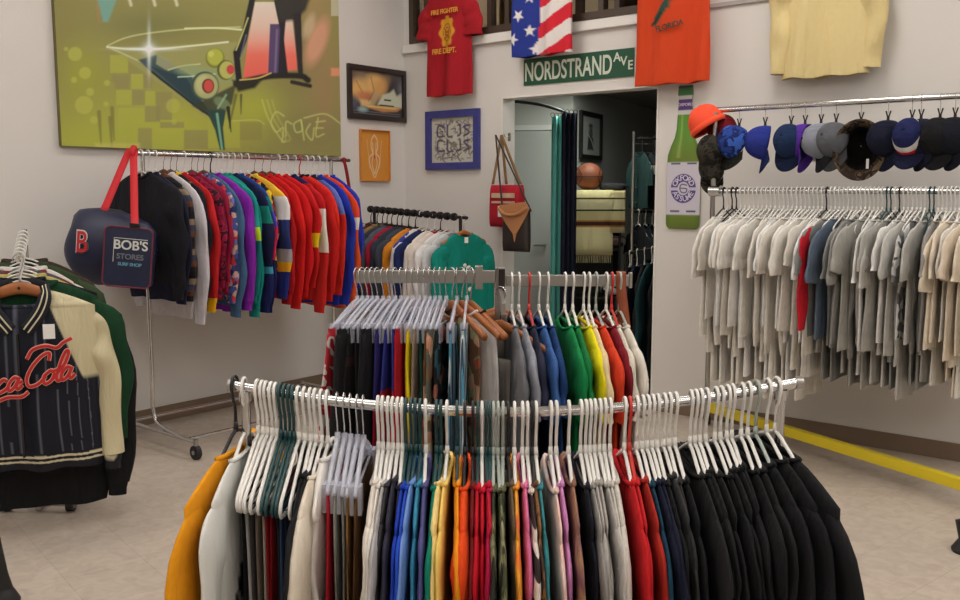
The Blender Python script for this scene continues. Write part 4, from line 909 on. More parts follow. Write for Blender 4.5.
BK = (27, 27, 29)
TD1 = pat('tiedye', [(226, 90, 40), (240, 170, 50), (214, 60, 50)], 7); TD2 = pat('tiedye', [(30, 92, 100), (60, 140, 146), (24, 60, 74)], 8)
TD3 = pat('tiedye', [(140, 84, 98), (188, 150, 96), (120, 80, 96), (170, 110, 130)], 7); TD4 = pat('tiedye', [(232, 220, 214), (236, 190, 176), (226, 214, 208)], 5)
CAMO = pat('camo', [(52, 56, 42), (96, 98, 70), (126, 120, 92), (44, 42, 36)], 10, dist=.8); CAMO2 = pat('camo', [(70, 74, 50), (110, 112, 74), (58, 54, 42), (140, 138, 104)], 14)
CORD = pat('stripes', [(150, 112, 70), (112, 80, 48)], 90); PAT1 = pat('hstripes', [(232, 228, 222), (190, 36, 40), (24, 24, 28), (232, 228, 222), (24, 24, 28)], 9)
BRP = pat('camo', [(96, 62, 40), (132, 88, 52), (70, 48, 38)], 12); BWS = pat('hstripes', [(226, 214, 204), (52, 44, 44)], 14)
def F_(px, h, kind, desc, m, **k): return (px, h, kind, desc, m if not isinstance(m, tuple) else fab(m), k)
front = [
 F_(234.5, 'black', 'sweat', 'golden yellow sweatshirt', (226, 150, 26), hw=.29, L=.76, th=.010, rot=-.10),
 F_(244, 'white', 'sweat', 'white sweatshirt with black spot print', 'PRINT', hw=.255, L=.72, th=.010),
 F_(257, 'white', 'trousers', 'black folded trousers', BK), F_(262, 'white', 'trousers', 'pale grey folded trousers', (186, 184, 180)), F_(266, 'white', 'trousers', 'charcoal folded trousers', (70, 66, 66)),
 F_(271, 'white', 'trousers', 'taupe folded trousers', (128, 116, 106)), F_(275.5, 'white', 'trousers', 'light beige folded trousers', (186, 176, 160)),
 F_(280, 'green', 'trousers', 'crimson folded trousers', (150, 28, 36)), F_(284.5, 'green', 'trousers', 'crimson folded trousers', (140, 26, 36)), F_(289, 'green', 'trousers', 'dark green folded trousers', (30, 50, 50)), F_(293, 'green', 'trousers', 'slate blue folded trousers', (64, 80, 116)),
 F_(298, 'white', 'trousers', 'navy folded trousers', (36, 42, 66)), F_(304, 'white', 'trousers', 'white, red and black striped knit trousers', PAT1), F_(310, 'white', 'tee', 'black t-shirt', BK), F_(315, 'white', 'tee', 'black t-shirt', (32, 32, 34)),
 F_(321, 'white', 'sweat', 'cream sweatshirt', (226, 214, 196), hw=.25, th=.012), F_(327, 'white', 'sleeveless', 'white ruffled blouse', (232, 228, 222), th=.016, fold=.014, L=.40, hw=.17),
 F_(337, 'clear', 'skirt', 'red skirt', (176, 34, 48)), F_(344, 'clear', 'skirt', 'light grey skirt', (150, 148, 140)), F_(350, 'clear', 'skirt', 'grey skirt', (128, 126, 120)), F_(357, 'clear', 'skirt', 'brown corduroy skirt', CORD), F_(363, 'clear', 'skirt', 'dark brown corduroy skirt', pat('stripes', [(112, 80, 50), (84, 60, 40)], 90)),
 F_(378, 'white', 'sweat', 'off-white sweatshirt', (222, 212, 200), th=.01), F_(382.5, 'white', 'tee', 'off-white t-shirt', (226, 220, 212)), F_(388, 'white', 'tee', 'light grey t-shirt', (176, 172, 170)), F_(392.5, 'white', 'tee', 'charcoal t-shirt', (66, 62, 68)),
 F_(397.5, 'white', 'tee', 'charcoal blue t-shirt', (54, 52, 66)), F_(402, 'white', 'tee', 'navy t-shirt', (44, 40, 60)), F_(406, 'green', 'tee', 'royal blue t-shirt', (36, 66, 176)), F_(411, 'green', 'tee', 'royal blue t-shirt', (40, 80, 190)),
 F_(415.5, 'green', 'tee', 'light blue t-shirt', (112, 146, 206)), F_(420, 'green', 'tee', 'cyan t-shirt', (60, 140, 170)), F_(425.6, 'white', 'tee', 'slate violet t-shirt', (88, 84, 138)), F_(436.5, 'green', 'tee', 'teal green t-shirt', (14, 124, 100)),
 F_(441, 'green', 'sweat', 'pale yellow sweatshirt', (236, 208, 134), th=.01), F_(447, 'white', 'tee', 'pale yellow t-shirt', (240, 206, 110)), F_(457, 'green', 'tee', 'orange-yellow t-shirt', (236, 150, 30)),
 F_(465, 'black', 'sweat', 'bright orange sweatshirt', (226, 76, 28), th=.014), F_(473, 'black', 'tee', 'maroon t-shirt', (116, 30, 32)), F_(478, 'green', 'tee', 'crimson t-shirt', (196, 24, 42)), F_(482, 'white', 'tee', 'crimson t-shirt', (200, 26, 48)), F_(486, 'green', 'tee', 'crimson t-shirt', (190, 24, 50)), F_(490, 'green', 'tee', 'berry red t-shirt', (176, 24, 70)),
 F_(493.5, 'grey', 'tee', 'dark camouflage t-shirt', CAMO), F_(498, 'grey', 'tee', 'green camouflage t-shirt', CAMO2), F_(503, 'grey', 'tee', 'dark camouflage t-shirt', CAMO), F_(508, 'black', 'tee', 'brown t-shirt', (104, 86, 68)),
 F_(514.5, 'white', 'tee', 'orange tie-dye t-shirt', TD1), F_(522.5, 'white', 'tee', 'pink t-shirt', (216, 112, 156)), F_(527.5, 'white', 'tee', 'black and cream striped t-shirt', BWS), F_(532, 'black', 'tee', 'brown mottled t-shirt', BRP),
 F_(536, 'white', 'tee', 'teal tie-dye t-shirt', TD2), F_(551, 'white', 'tee', 'white and peach tie-dye t-shirt', TD4), F_(556.5, 'white', 'tee', 'lilac pink t-shirt', (200, 132, 186)), F_(569, 'white', 'tee', 'plum tie-dye t-shirt', pat('tiedye', [(120, 70, 90), (160, 120, 90), (110, 70, 84)], 6)),
 F_(581, 'white', 'tee', 'blue-black t-shirt', (30, 31, 42)), F_(586, 'white', 'tee', 'heather grey t-shirt', (152, 148, 144)), F_(590.5, 'white', 'tee', 'heather grey t-shirt', (168, 162, 156)), F_(595, 'white', 'tee', 'heather grey t-shirt', (164, 158, 152)), F_(600, 'white', 'tee', 'heather grey t-shirt', (176, 170, 164)),
 F_(605, 'white', 'tee', 'pale grey t-shirt', (196, 190, 182)), F_(610.5, 'white', 'sweat', 'oatmeal sweatshirt', (206, 200, 190), th=.01), F_(625, 'white', 'tee', 'red t-shirt', (200, 32, 38)), F_(630, 'red', 'tee', 'red t-shirt', (192, 36, 40)), F_(637, 'white', 'tee', 'brick red t-shirt', (166, 44, 34)),
 F_(643, 'white', 'tee', 'dark teal blue t-shirt', (26, 62, 82)), F_(648, 'white', 'tee', 'midnight navy t-shirt', (28, 32, 52)), F_(653, 'white', 'tee', 'midnight navy t-shirt', (26, 28, 46)), F_(658, 'white', 'tee', 'black t-shirt', BK), F_(664.5, 'white', 'tee', 'dark grey t-shirt', (56, 55, 56)), F_(670, 'white', 'tee', 'dark grey t-shirt', (50, 49, 50)), F_(676, 'white', 'tee', 'black t-shirt', BK)]
for x in (691, 696, 701, 707, 716, 721.5, 728, 733, 742.5, 749): front.append(F_(x, 'white', 'tee' if x < 740 else 'sweat', 'black t-shirt' if x < 740 else 'black sweatshirt', [(27, 27, 29), (31, 31, 32), (24, 24, 26), (36, 35, 36)][int(x) % 4], **({} if x < 740 else dict(th=.009))))
front += [F_(757, 'grey', 'sweat', 'black sweatshirt', BK, th=.009, hw=.26, rot=.05), F_(768, 'white', 'sweat', 'black sweatshirt', (25, 25, 27), th=.010, hw=.275, rot=.09), F_(777, 'white', 'sweat', 'wide black sweatshirt', (30, 30, 32), th=.012, hw=.29, L=.72, rot=.13)]
def spot(v, part):
    a = Art(v[:, 0], v[:, 2], (222, 222, 216))
    if part == 'body':
        for x, z, q in ((.1, -.40, .035), (.16, -.44, .03), (.12, -.5, .03), (.19, -.5, .02), (.15, -.55, .025)): a.ell(x, z, q, q*1.2, (34, 36, 38), .006)
        a.c = np.where((v[:, 1] > -.0)[:, None], a.c, a.c)
    if part == 'sleeve':
        for x, z, q in ((.26, -.42, .03), (.275, -.48, .026), (.26, -.53, .02)): a.ell(x, z, q, q, (34, 36, 38), .006)
    return a.c
items = []
for i, (px, h, kind, desc, m, k) in enumerate(front):
    t = front_at(px); P = rail_pt(t); k = dict(k); th = k.pop('th', .0068)
    if kind in ('tee', 'sweat'): k.update(nk=rnd.uniform(.112, .135), drop=.045, vneck=.02); k['z0'] = -.091-.44*(k['nk']-.02); k.setdefault('hw', (.232 if kind == 'tee' else .24)*rnd.uniform(.99, 1.12)); k['slw'] = rnd.uniform(.85, 1.1); k['sl'] = rnd.uniform(.9, 1.4) if kind == 'tee' else 1
    ang = -PI/2+rnd.uniform(-.03, .03)+k.pop('rot', 0)
    it = dict(pos=P, rz=ang, kind=kind, desc=desc, m=m, h=h, th=th, a=k, seed=1000+i)
    if m == 'PRINT' or desc.startswith('white sweatshirt with'):
        it['m'] = vcol_mat('printed_cotton', .9, .2); k['paint'] = spot; k['nseg'] = 80; k['rows'] = 60; k['sseg'] = 30; k['sn'] = 60
    if kind == 'trousers': it['seed'] = 1000+i; k['hw'] = .155
    if 'ruffled' in desc: it['name'] = 'ruffled_blouse'; it['cat'] = 'blouse'
    items.append(it)
hang_row(items, 'on the front rack', 'on the front rack', 'clothes on the front rack')

# ================================================================== FOUR-WAY RACK in the middle
YD = 2.95
r = thing('four_way_rack', 'four armed chrome display rack behind the front rack', 'display rack')
pc = at(500, 275, YD+.05); zA = at(420, 276.5, YD)[2]; zB = at(560, 281, YD)[2]
b = MB(); b.box(pc[0]-.016, pc[0]+.016, pc[1]-.016, pc[1]+.016, .12, zB+.04); b.build('post', STEEL, r, False, bevel=.002)
xa0, xa1 = at(356, 276, YD)[0], at(479, 276, YD)[0]
xb0, xb1 = at(505, 281, YD)[0], at(630, 281, YD)[0]
b = MB(); b.box(xa0, pc[0]-.017, YD-.006, YD+.006, zA-.021, zA+.02); b.build('arm', STEEL, r, False, bevel=.002)
b = MB(); b.box(xa1-.012, xa1+.012, YD-.016, YD+.016, zA-.04, zA+.035); b.build('arm_bracket', STEEL, r, False, bevel=.002)
b = MB(); b.box(pc[0]+.017, xb1, YD-.006, YD+.006, zB-.017, zB+.02); b.build('arm', STEEL, r, False, bevel=.002)
b = MB(); b.box(xb0-.02, xb0, YD-.016, YD+.016, zB-.03, zB+.04); b.build('arm_bracket', DARKMETAL, r, False, bevel=.002)
b = MB(); b.box(xb1-.004, xb1+.006, YD-.012, YD+.012, zB-.022, zB+.028); b.build('end_cap', STEEL, r, False, bevel=.002)
zC = zA-.055
b = MB(); b.box(pc[0]-.006, pc[0]+.006, YD-.40, pc[1]-.017, zC-.018, zC+.018); b.build('arm', STEEL, r, False, bevel=.002)
b = MB(); b.box(pc[0]-.006, pc[0]+.006, pc[1]+.017, YD+.5, zC-.018, zC+.018); b.build('arm', STEEL, r, False, bevel=.002)
for dx, dy in ((1, 0), (0, 1)):
    b = MB(); b.box(pc[0]-.016-.42*dx, pc[0]+.016+.42*dx, pc[1]-.016-.42*dy, pc[1]+.016+.42*dy, .08+.001*dx, .112+.001*dx); b.build('foot', STEEL, r, False, bevel=.003)
    for sg in (-1, 1):
        b = MB(); x, y = pc[0]+sg*.4*dx, pc[1]+sg*.4*dy; b.cyl((x-.012, y, .036), (x+.012, y, .036), .035, 14); b.cyl((x, y, .05), (x, y, .08), .008, 8); b.build('caster', RUBBER, r)
# right arm: t-shirts
def D_(px, h, kind, desc, m, **k): return F_(px, h, kind, desc, m, **k)
rightarm = [D_(512, 'white', 'tee', 'dark grey heather t-shirt', (112, 112, 116)), D_(519.5, 'white', 'tee', 'heather grey t-shirt', (146, 148, 158)), D_(530, 'red', 'tee', 'dark navy t-shirt', (44, 46, 66)), D_(540, 'white', 'tee', 'denim blue t-shirt', (62, 100, 160)), D_(549, 'white', 'tee', 'deep blue t-shirt', (32, 62, 112)),
            D_(566.5, 'white', 'tee', 'bright green t-shirt', (22, 130, 70)), D_(574.5, 'white', 'tee', 'green t-shirt', (24, 118, 62)), D_(585.5, 'white', 'tee', 'bright yellow t-shirt', (240, 222, 30)), D_(591, 'white', 'tee', 'cream t-shirt', (226, 204, 160)), D_(598, 'grey', 'tee', 'orange-red t-shirt', (214, 66, 38)),
            D_(608.5, 'white', 'tee', 'maroon t-shirt', (126, 32, 44)), D_(614, 'red', 'tee', 'off-white t-shirt', (214, 206, 190)), D_(622, 'grey', 'tee', 'ivory t-shirt', (222, 214, 202))]
items = []
for i, (px, h, kind, desc, m, k) in enumerate(rightarm):
    X = at(px, 281, YD)[0]; X = X*(.985)+.0
    items.append(dict(pos=(X, YD, zB+.006), rz=-PI/2+.10+rnd.uniform(-.04, .04), kind=kind, desc=desc, m=m, h=h, th=.013, a=dict(k, L=.66, hw=.24, nk=.11, z0=-.14, drop=.05, vneck=.02), seed=2000+i))
hang_row(items, 'on the right arm of the four-way rack', 'on the right arm of the four-way rack', 'clothes on the right arm of the four-way rack')
# leather belt over the arm end
r = thing('leather_belt', 'brown leather belt looped over the right arm end of the four-way rack', 'belt')
xs = at(621, 281, YD)[0]
b = MB(); P = [(xs+.03, YD-.015, zB-.48), (xs+.02, YD-.016, zB-.2), (xs, YD-.014, zB-.02), (xs, YD-.009, zB+.024), (xs, YD, zB+.028), (xs, YD+.009, zB+.024), (xs+.004, YD+.016, zB-.05), (xs+.02, YD+.02, zB-.4)]
P = smooth_pts(P, 5); G = []
for p in P: G.append([p+np.array([-.015, 0, 0]), p+np.array([.015, 0, 0])])
b.grid(np.array(G)); o = b.build('strap', mat('tan_leather', (142, 72, 42), .5, noise=.1, ns=20), r, True); s = o.modifiers.new('t', 'SOLIDIFY'); s.thickness = .003
b = MB(); p = P[0]; b.tube([(p[0]-.02, p[1]-.004, p[2]-.03), (p[0]+.02, p[1]-.004, p[2]-.03), (p[0]+.02, p[1]-.004, p[2]+.005), (p[0]-.02, p[1]-.004, p[2]+.005)], .0025, 6, closed=True); b.build('buckle', CHROME, r)
# left arm: clear clip hangers
RW = pat('camo', [(186, 40, 54), (222, 212, 206), (196, 50, 62), (196, 50, 62)], 6, dist=1.5)
BKY = pat('bands', [(0, (34, 32, 34)), (.24, (60, 40, 40)), (.27, (36, 34, 34)), (.5, (150, 100, 50))]); BLR = pat('bands', [(0, (48, 52, 130)), (.34, (176, 34, 50)), (.56, (44, 70, 130))])
PURP = pat('bands', [(0, (52, 44, 110)), (.4, (160, 30, 50))]); FLOR = pat('voronoi', [(196, 178, 140), (120, 100, 70), (206, 150, 120), (210, 196, 160), (96, 100, 90)], 26); FLD = pat('voronoi', [(30, 34, 40), (60, 96, 104), (40, 40, 46), (180, 110, 90), (30, 32, 38)], 30)
ORF = pat('voronoi', [(178, 96, 70), (206, 160, 130), (120, 84, 60), (150, 150, 110)], 24); CHK = pat('stripes', [(96, 160, 190), (220, 226, 226), (60, 90, 110)], 26)
left = [D_(357, 'clear', 'shorts', 'red and white swirl print shorts', RW, L=.50, hw=.19, flare=.09), D_(362, 'clear', 'shorts', 'crimson print shorts', RW, L=.52), D_(367, 'clear', 'shorts', 'black shorts with yellow stripe', pat('stripes', [(34, 32, 34), (34, 32, 34), (200, 190, 60), (34, 32, 34), (34, 32, 34)], 5)), D_(372, 'clear', 'shorts', 'black and tan shorts', BKY), D_(377, 'clear', 'shorts', 'black shorts', (36, 34, 36)),
        D_(383, 'clear', 'shorts', 'charcoal shorts with white angled stripe', 'CHEV'), D_(389, 'clear', 'shorts', 'black shorts', (30, 30, 33), L=.5), D_(395, 'clear', 'shorts', 'indigo and red shorts', PURP), D_(401, 'clear', 'shorts', 'blue and red banded shorts', BLR, L=.46), D_(407, 'clear', 'shorts', 'blue and red banded shorts', BLR), D_(413, 'clear', 'shorts', 'red shorts', (176, 30, 44)),
        D_(419, 'clear', 'skirt', 'bright yellow skirt', (226, 200, 28), L=.38, hw=.17), D_(425, 'clear', 'shorts', 'taupe shorts', (150, 134, 118)), D_(430, 'clear', 'skirt', 'dark green skirt', (28, 74, 62), L=.5), D_(435, 'clear', 'skirt', 'orange floral skirt', ORF, L=.5), D_(440, 'clear', 'skirt', 'beige floral skirt', FLOR, L=.4),
        D_(446, 'clear', 'skirt', 'dark blue floral skirt', FLD, L=.46), D_(452, 'wood', 'sleeveless', 'rust and cream patterned top', ORF, L=.5), D_(457, 'clear', 'shorts', 'blue checked shorts', CHK), D_(462, 'wood', 'sleeveless', 'white lace top', (228, 224, 220), L=.5, hw=.2), D_(467, 'clear', 'shorts', 'sky blue striped shorts', CHK), D_(471, 'wood', 'sleeveless', 'black top', (38, 38, 42))]
def chev(v, part=None): pass
items = []
for i, (px, h, kind, desc, m, k) in enumerate(left):
    X = at(px, 277, YD)[0]
    if isinstance(m, str): m = fab((46, 45, 48))
    k = dict(k); rr = random.Random(i); k.setdefault('hw', .17*rr.uniform(.85, 1.3)); k.setdefault('flare', rr.uniform(.02, .09)); k.setdefault('L', rr.uniform(.36, .54))
    items.append(dict(pos=(X, YD, zA+.008), rz=(-PI/2-.42+.02*i if h != 'wood' else -PI/2+.55)+rnd.uniform(-.06, .06), kind=kind, desc=desc, m=m, h=h, th=.011, a=dict(k), seed=2100+i))
hang_row(items, 'on the four-way rack left arm', 'on the four-way rack left arm', 'clothes on the left arm of the four-way rack')
o = [o for o in C.objects if o.get('label', '').startswith('charcoal shorts with white angled')][0]
b = MB(); b.tube([(.06, -.018, -.36), (.16, -.018, -.42), (.10, -.018, -.33)], .004, 5); b.tube([(.075, -.018, -.42), (.13, -.018, -.36), (.17, -.018, -.43)], .0035, 5)
b.build('piping', mat('white_piping', (226, 226, 224), .7), o)
# front arm: wooden hangers, grey slacks
items = []
for i, (y, dsc, m, kind, h) in enumerate([(YD-.06, 'light grey slacks', (184, 178, 168), 'trousers', 'wood'), (YD+.16, 'grey slacks with dark waistband', (168, 164, 156), 'trousers', 'wood'), (YD+.26, 'faded grey slacks', (140, 136, 132), 'trousers', 'wood')]):
    items.append(dict(pos=(pc[0], y, zC+.008), rz=[-.75, -.6, -.5][i], kind=kind, desc=dsc, m=fab(m), h=h, th=.012, a=dict(L=.46, hw=.13), seed=2200+i))
hang_row(items, 'on the inner arms of the four-way rack', 'on the inner arms of the four-way rack', 'clothes on the inner arms of the four-way rack')

# ================================================================== RACK B along the left wall
offB = .5
eL = onA(131, 156, offB); eR = onA(346, 158, offB); zR = (eL[2]+eR[2])/2
eL[2] = eR[2] = zR; dB = (eR-eL); LBk = np.linalg.norm(dB); dB /= LBk
r = thing('rolling_rack', 'long chrome rolling rack by the left wall under the painting', 'clothes rack')
b = MB(); b.cyl(eL-dB*.03, eR+dB*.03, .0125, 14); b.build('rail', CHROME, r)
outn = -nA
for e, nm in ((eL+dB*.07, 0), (eR-dB*.14, 1)):
    b = MB(); f = np.array([e[0], e[1], .22]); k1 = f+outn*.06; k1[2] = .14
    b.tube(smooth_pts([(e[0], e[1], zR-.005), (e[0], e[1], .8), tuple(f+np.array([0, 0, .12])), tuple(f), tuple(k1), tuple(e*np.array([1, 1, 0])+outn*.30+np.array([0, 0, .1]))], 6), .0125, 12); b.build('post', CHROME, r)
    b = MB(); g0 = e*np.array([1, 1, 0])-outn*.36+np.array([0, 0, .1]); g1 = e*np.array([1, 1, 0])+outn*.42+np.array([0, 0, .1]); b.cyl(g0, g1, .0125, 12); b.build('foot_bar', CHROME, r)
    for g in (g0, g1):
        b = MB(); c_ = g+np.array([0, 0, -.06]); b.cyl(c_-dB*.014, c_+dB*.014, .04, 18); b.build('caster', RUBBER, r)
        b = MB(); b.cyl(c_+np.array([0, 0, .0])-dB*.02, c_+dB*.02, .012, 10); b.cyl(g+np.array([0, 0, -.03]), g+np.array([0, 0, .015]), .014, 10); b.build('caster_fork', STEEL, r)
eA, eB_ = eL+dB*.07, eR-dB*.14
for o_, z_ in ((-.30, .1), (.34, .1)):
    b = MB(); p = eA*np.array([1, 1, 0])+outn*o_+np.array([0, 0, z_]); q_ = eB_*np.array([1, 1, 0])+outn*o_+np.array([0, 0, z_]); b.cyl(p, q_, .011, 10); b.build('base_bar', CHROME, r)
KNIT = pat('hstripes', [(40, 36, 40), (110, 70, 54), (60, 64, 84), (140, 120, 100), (36, 32, 36)], 6); MAR = pat('camo', [(120, 18, 52), (150, 24, 66), (40, 20, 30), (130, 20, 56)], 7, dist=2)
MOS = pat('voronoi', [(70, 80, 150), (200, 60, 70), (110, 110, 170), (210, 170, 160), (50, 60, 110)], 34); ABS = pat('voronoi', [(24, 24, 28), (230, 190, 40), (200, 40, 50), (26, 26, 30), (24, 24, 28)], 30)
TEALN = pat('bands', [(0, (24, 70, 150)), (.24, (20, 130, 140)), (.33, (90, 70, 190)), (.42, (212, 40, 96)), (.62, (30, 30, 90))]); NVT = pat('bands', [(0, (26, 30, 70)), (.3, (30, 130, 120)), (.4, (24, 28, 64)), (.66, (60, 150, 170)), (.7, (28, 34, 90))])
LIMT = pat('bands', [(0, (30, 150, 140)), (.42, (190, 220, 50)), (.5, (24, 120, 120))]); WGN = pat('bands', [(0, (236, 190, 60)), (.24, (230, 228, 226)), (.38, (40, 56, 110)), (.56, (170, 168, 170)), (.64, (240, 176, 30)), (.7, (40, 50, 130))])
RY = pat('bands', [(0, (206, 32, 34)), (.47, (240, 210, 30)), (.56, (206, 34, 36))]); RW2 = pat('bands', [(0, (34, 36, 90)), (.16, (196, 30, 40)), (.32, (232, 228, 220)), (.6, (204, 40, 36))]); BRS = pat('bands', [(0, (40, 40, 60)), (.14, (96, 112, 190)), (.36, (212, 48, 38))])
ORW = pat('bands', [(0, (228, 70, 36)), (.38, (236, 228, 214)), (.46, (224, 84, 40))]); REDY = pat('bands', [(0, (196, 34, 38)), (.82, (240, 180, 20))])
Bk = [F_(141, 'white', 'jacket', 'black fleece jacket', (34, 34, 40), L=.62), F_(148, 'white', 'jacket', 'dark navy jacket', (36, 38, 58)), F_(155, 'white', 'sweat', 'dark striped knit sweater', KNIT, th=.022), F_(163, 'darkwood', 'jacket', 'off-white jacket with light lining', (214, 208, 210), msl=(206, 200, 206)),
      F_(170, 'darkwood', 'jacket', 'black jacket with yellow collar', (34, 32, 40), mcol=(240, 200, 40)), F_(176, 'wire', 'jacket', 'red and yellow ski jacket', (190, 34, 38), msl=REDY), F_(184, 'white', 'jacket', 'maroon patterned windbreaker', MAR, th=.028), F_(191, 'darkwood', 'jacket', 'crimson windbreaker', (148, 30, 62)),
      F_(197, 'wire', 'sweat', 'multicolour mosaic print sweater', MOS, th=.022), F_(203, 'darkwood', 'jacket', 'steel blue jacket', (70, 104, 140)), F_(210, 'black', 'jacket', 'bright purple windbreaker', (134, 40, 168), th=.026), F_(216, 'white', 'jacket', 'teal and lime windbreaker', LIMT), F_(221, 'white', 'jacket', 'teal jacket', (26, 140, 130)),
      F_(227, 'white', 'jacket', 'navy and teal banded windbreaker', NVT), F_(233, 'white', 'jacket', 'blue and pink colour-block windbreaker', TEALN), F_(240, 'white', 'sweat', 'black sweater with bright abstract print', ABS, th=.02), F_(247, 'white', 'jacket', 'yellow, white and navy colour-block jacket', WGN), F_(254, 'darkwood', 'jacket', 'dark red jacket', (180, 28, 34)),
      F_(262, 'darkwood', 'jacket', 'red track jacket', (212, 34, 34)), F_(270, 'darkwood', 'jacket', 'red track jacket', (206, 30, 34)), F_(278, 'white', 'jacket', 'red jacket with yellow band', RY), F_(286, 'white', 'jacket', 'navy, red and white banded jacket', RW2), F_(294, 'white', 'jacket', 'red and black jacket', (204, 36, 34), mcol=(30, 30, 40)),
      F_(299, 'red', 'jacket', 'black-collared red windbreaker', (222, 52, 40), mcol=(26, 26, 40)), F_(306, 'white', 'jacket', 'blue-shouldered red windbreaker', BRS), F_(312, 'white', 'jacket', 'royal blue jacket', (36, 56, 168), L=.84), F_(318, 'white', 'jacket', 'orange-red and white banded jacket', ORW, L=.86), F_(325, 'white', 'jacket', 'royal blue nylon jacket', (40, 58, 176), L=.80, hw=.235)]
items = []
for i, (px, h, kind, desc, m, k) in enumerate(Bk):
    P = onA(px, 157, offB); P[2] = zR; k = dict(k); th = k.pop('th', .018)
    for q_ in ('msl', 'mcol'):
        if q_ in k and isinstance(k[q_], tuple): k[q_] = fab(k[q_])
    k.setdefault('L', rnd.uniform(.68, .82)); k['sl'] = rnd.uniform(.98, 1.15); k['hw'] = k.get('hw', rnd.uniform(.24, .27))
    items.append(dict(pos=P, rz=ANG_A-PI/2+rnd.uniform(-.045, .045), kind=kind, desc=desc, m=m, h=h, th=th, a=k, seed=3000+i))
hang_row(items, 'on the left wall rack', 'on the left wall rack', 'clothes on the left wall rack')
# spare strap hanging at the right end of that rail
r = thing('shoulder_strap', 'dark red shoulder strap hanging from the right end of the left wall rack', 'strap')
p = eR-dB*.02; b = MB(); G = []
for q_ in smooth_pts([(p[0], p[1]-.02, zR+.015), (p[0]+.03, p[1]-.05, zR-.12), (p[0]+.06, p[1]-.07, zR-.35), (p[0]+.07, p[1]-.07, zR-.6)], 6): G.append([q_+dB*-.014, q_+dB*.014])
b.grid(np.array(G)); o = b.build('webbing', fab((130, 26, 32)), r); s = o.modifiers.new('t', 'SOLIDIFY'); s.thickness = .003
b = MB(); b.tube([(p[0]+.015*math.cos(q_), p[1], zR+.018*math.sin(q_)) for q_ in np.arange(12)*2*PI/12], .003, 5, closed=True); b.build('loop', fab((120, 24, 30)), r)

# ---- duffel bag hanging at the left end of rack B
NV = mat('navy_nylon', (32, 38, 66), .5, bump=.25, bs=14, noise=.12, ns=6)
yb = eL[1]-.20
cb = at(116, 247, yb); sc_ = F/(yb*cp)
MBg = Matrix.Translation(tuple(cb)) @ Matrix.Rotation(.12, 4, 'Z') @ Matrix.Rotation(.10, 4, 'Y')
r = thing('duffel_bag', 'navy duffel bag with red strap hanging from the left end of the wall rack', 'bag', M=MBg)
b = MB(); G = []; a = np.arange(32)*2*PI/32
for x, q_ in [(-.235, .02), (-.233, .09), (-.222, .15), (-.195, .185), (-.15, .2), (-.08, .205), (.02, .2), (.12, .19), (.17, .175), (.2, .14), (.205, .02)]:
    G.append(np.stack([x+.012*np.sin(a*3+1), q_*.8*np.cos(a), q_*(1.02-.1*(x > .1))*np.sin(a)*(1+.03*np.sin(a*5+x*20))-.02*(x+.2)], 1))
b.grid(np.array(G), True, cap=True); b.build('body', NV, r)
b = MB(); n_ = 10
def rbox(x0, x1, z0, z1, y0, y1, rad):
    pts_ = []
    for cx_, cz_, a0_ in ((x1-rad, z1-rad, 0), (x0+rad, z1-rad, PI/2), (x0+rad, z0+rad, PI), (x1-rad, z0+rad, 1.5*PI)):
        for t in np.linspace(0, PI/2, 6): pts_.append((cx_+rad*math.cos(a0_+t), cz_+rad*math.sin(a0_+t)))
    return pts_
pp = rbox(-.01, .235, -.19, .125, 0, 0, .03)
b.prism(pp, -.20, -.12); b.build('pocket', NV, r, 'auto')
b = MB(); b.tube([(x, -.2, z) for x, z in pp], .004, 6, closed=True); b.build('piping', mat('dark_red_piping', (120, 44, 60), .6), r)
RB = mat('red_webbing', (206, 34, 44), .7)
top = np.array(MBg.inverted() @ Vector((eL[0]+.02, eL[1], zR+.02)))
for x0_, yy, dpt in ((-.06, -.06, 0), (.14, -.20, 1)):
    b = MB(); G = []
    e0_ = np.array([x0_, yy, .19 if not dpt else .12])
    for t in np.linspace(0, 1, 14):
        p = e0_+(top+np.array([.0 if dpt else -.02, -.02, 0])-e0_)*t; G.append([p+np.array([-.02, 0, 0]), p+np.array([.02, 0, 0])])
    b.grid(np.array(G)); o = b.build('strap', RB, r); s = o.modifiers.new('t', 'SOLIDIFY'); s.thickness = .004
b = MB(); b.tube([(top[0]+.002, top[1]-.02+.024*math.cos(q_), top[2]-.02+.03*math.sin(q_)) for q_ in np.arange(14)*2*PI/14], .018, 8, closed=True, flat=((0, 0, 1), .9)); b.build('strap_loop', RB, r)
b = MB(); b.box(.115, .165, -.212, -.196, .13, .15); b.build('buckle', BLACKP, r, False, bevel=.002)
b = MB()
LWm = mat('white_print', (222, 222, 216), .6); LBm = mat('light_blue_print', (110, 170, 196), .6)
for s_, z_, sz, mm, ox in (('BOB\'S', .03, .068, LWm, .125), ('STORES', -.03, .04, mat('grey_print', (120, 124, 130), .6), .125), ('SURF SHOP', -.07, .024, LBm, .125)):
    t = text_mb(s_, sz, .0008, bold=sz*.02); v_ = t.v[0]; v_[:, 0] += ox; v_[:, 1] -= .2012; v_[:, 2] += z_; t.build('lettering', mm, r, False)
b.tube([(.04, -.2015, -.06), (.04, -.2015, .066), (.21, -.2015, .066)], .0018, 5); b.build('emblem_line', LWm, r)
t = text_mb('B', .165, .002, bold=.006); v_ = t.v[0]; v_[:, 0] = v_[:, 0]*.7-.13+.2*v_[:, 2]*0; v_[:, 1] -= .172; v_[:, 2] += .02; t.build('emblem_border', LWm, r, False)
t = text_mb('B', .16, .002, bold=.0015); v_ = t.v[0]; v_[:, 0] = v_[:, 0]*.7-.13; v_[:, 1] -= .1735; v_[:, 2] += .02; t.build('emblem', mat('red_emblem', (196, 40, 50), .6), r, False)

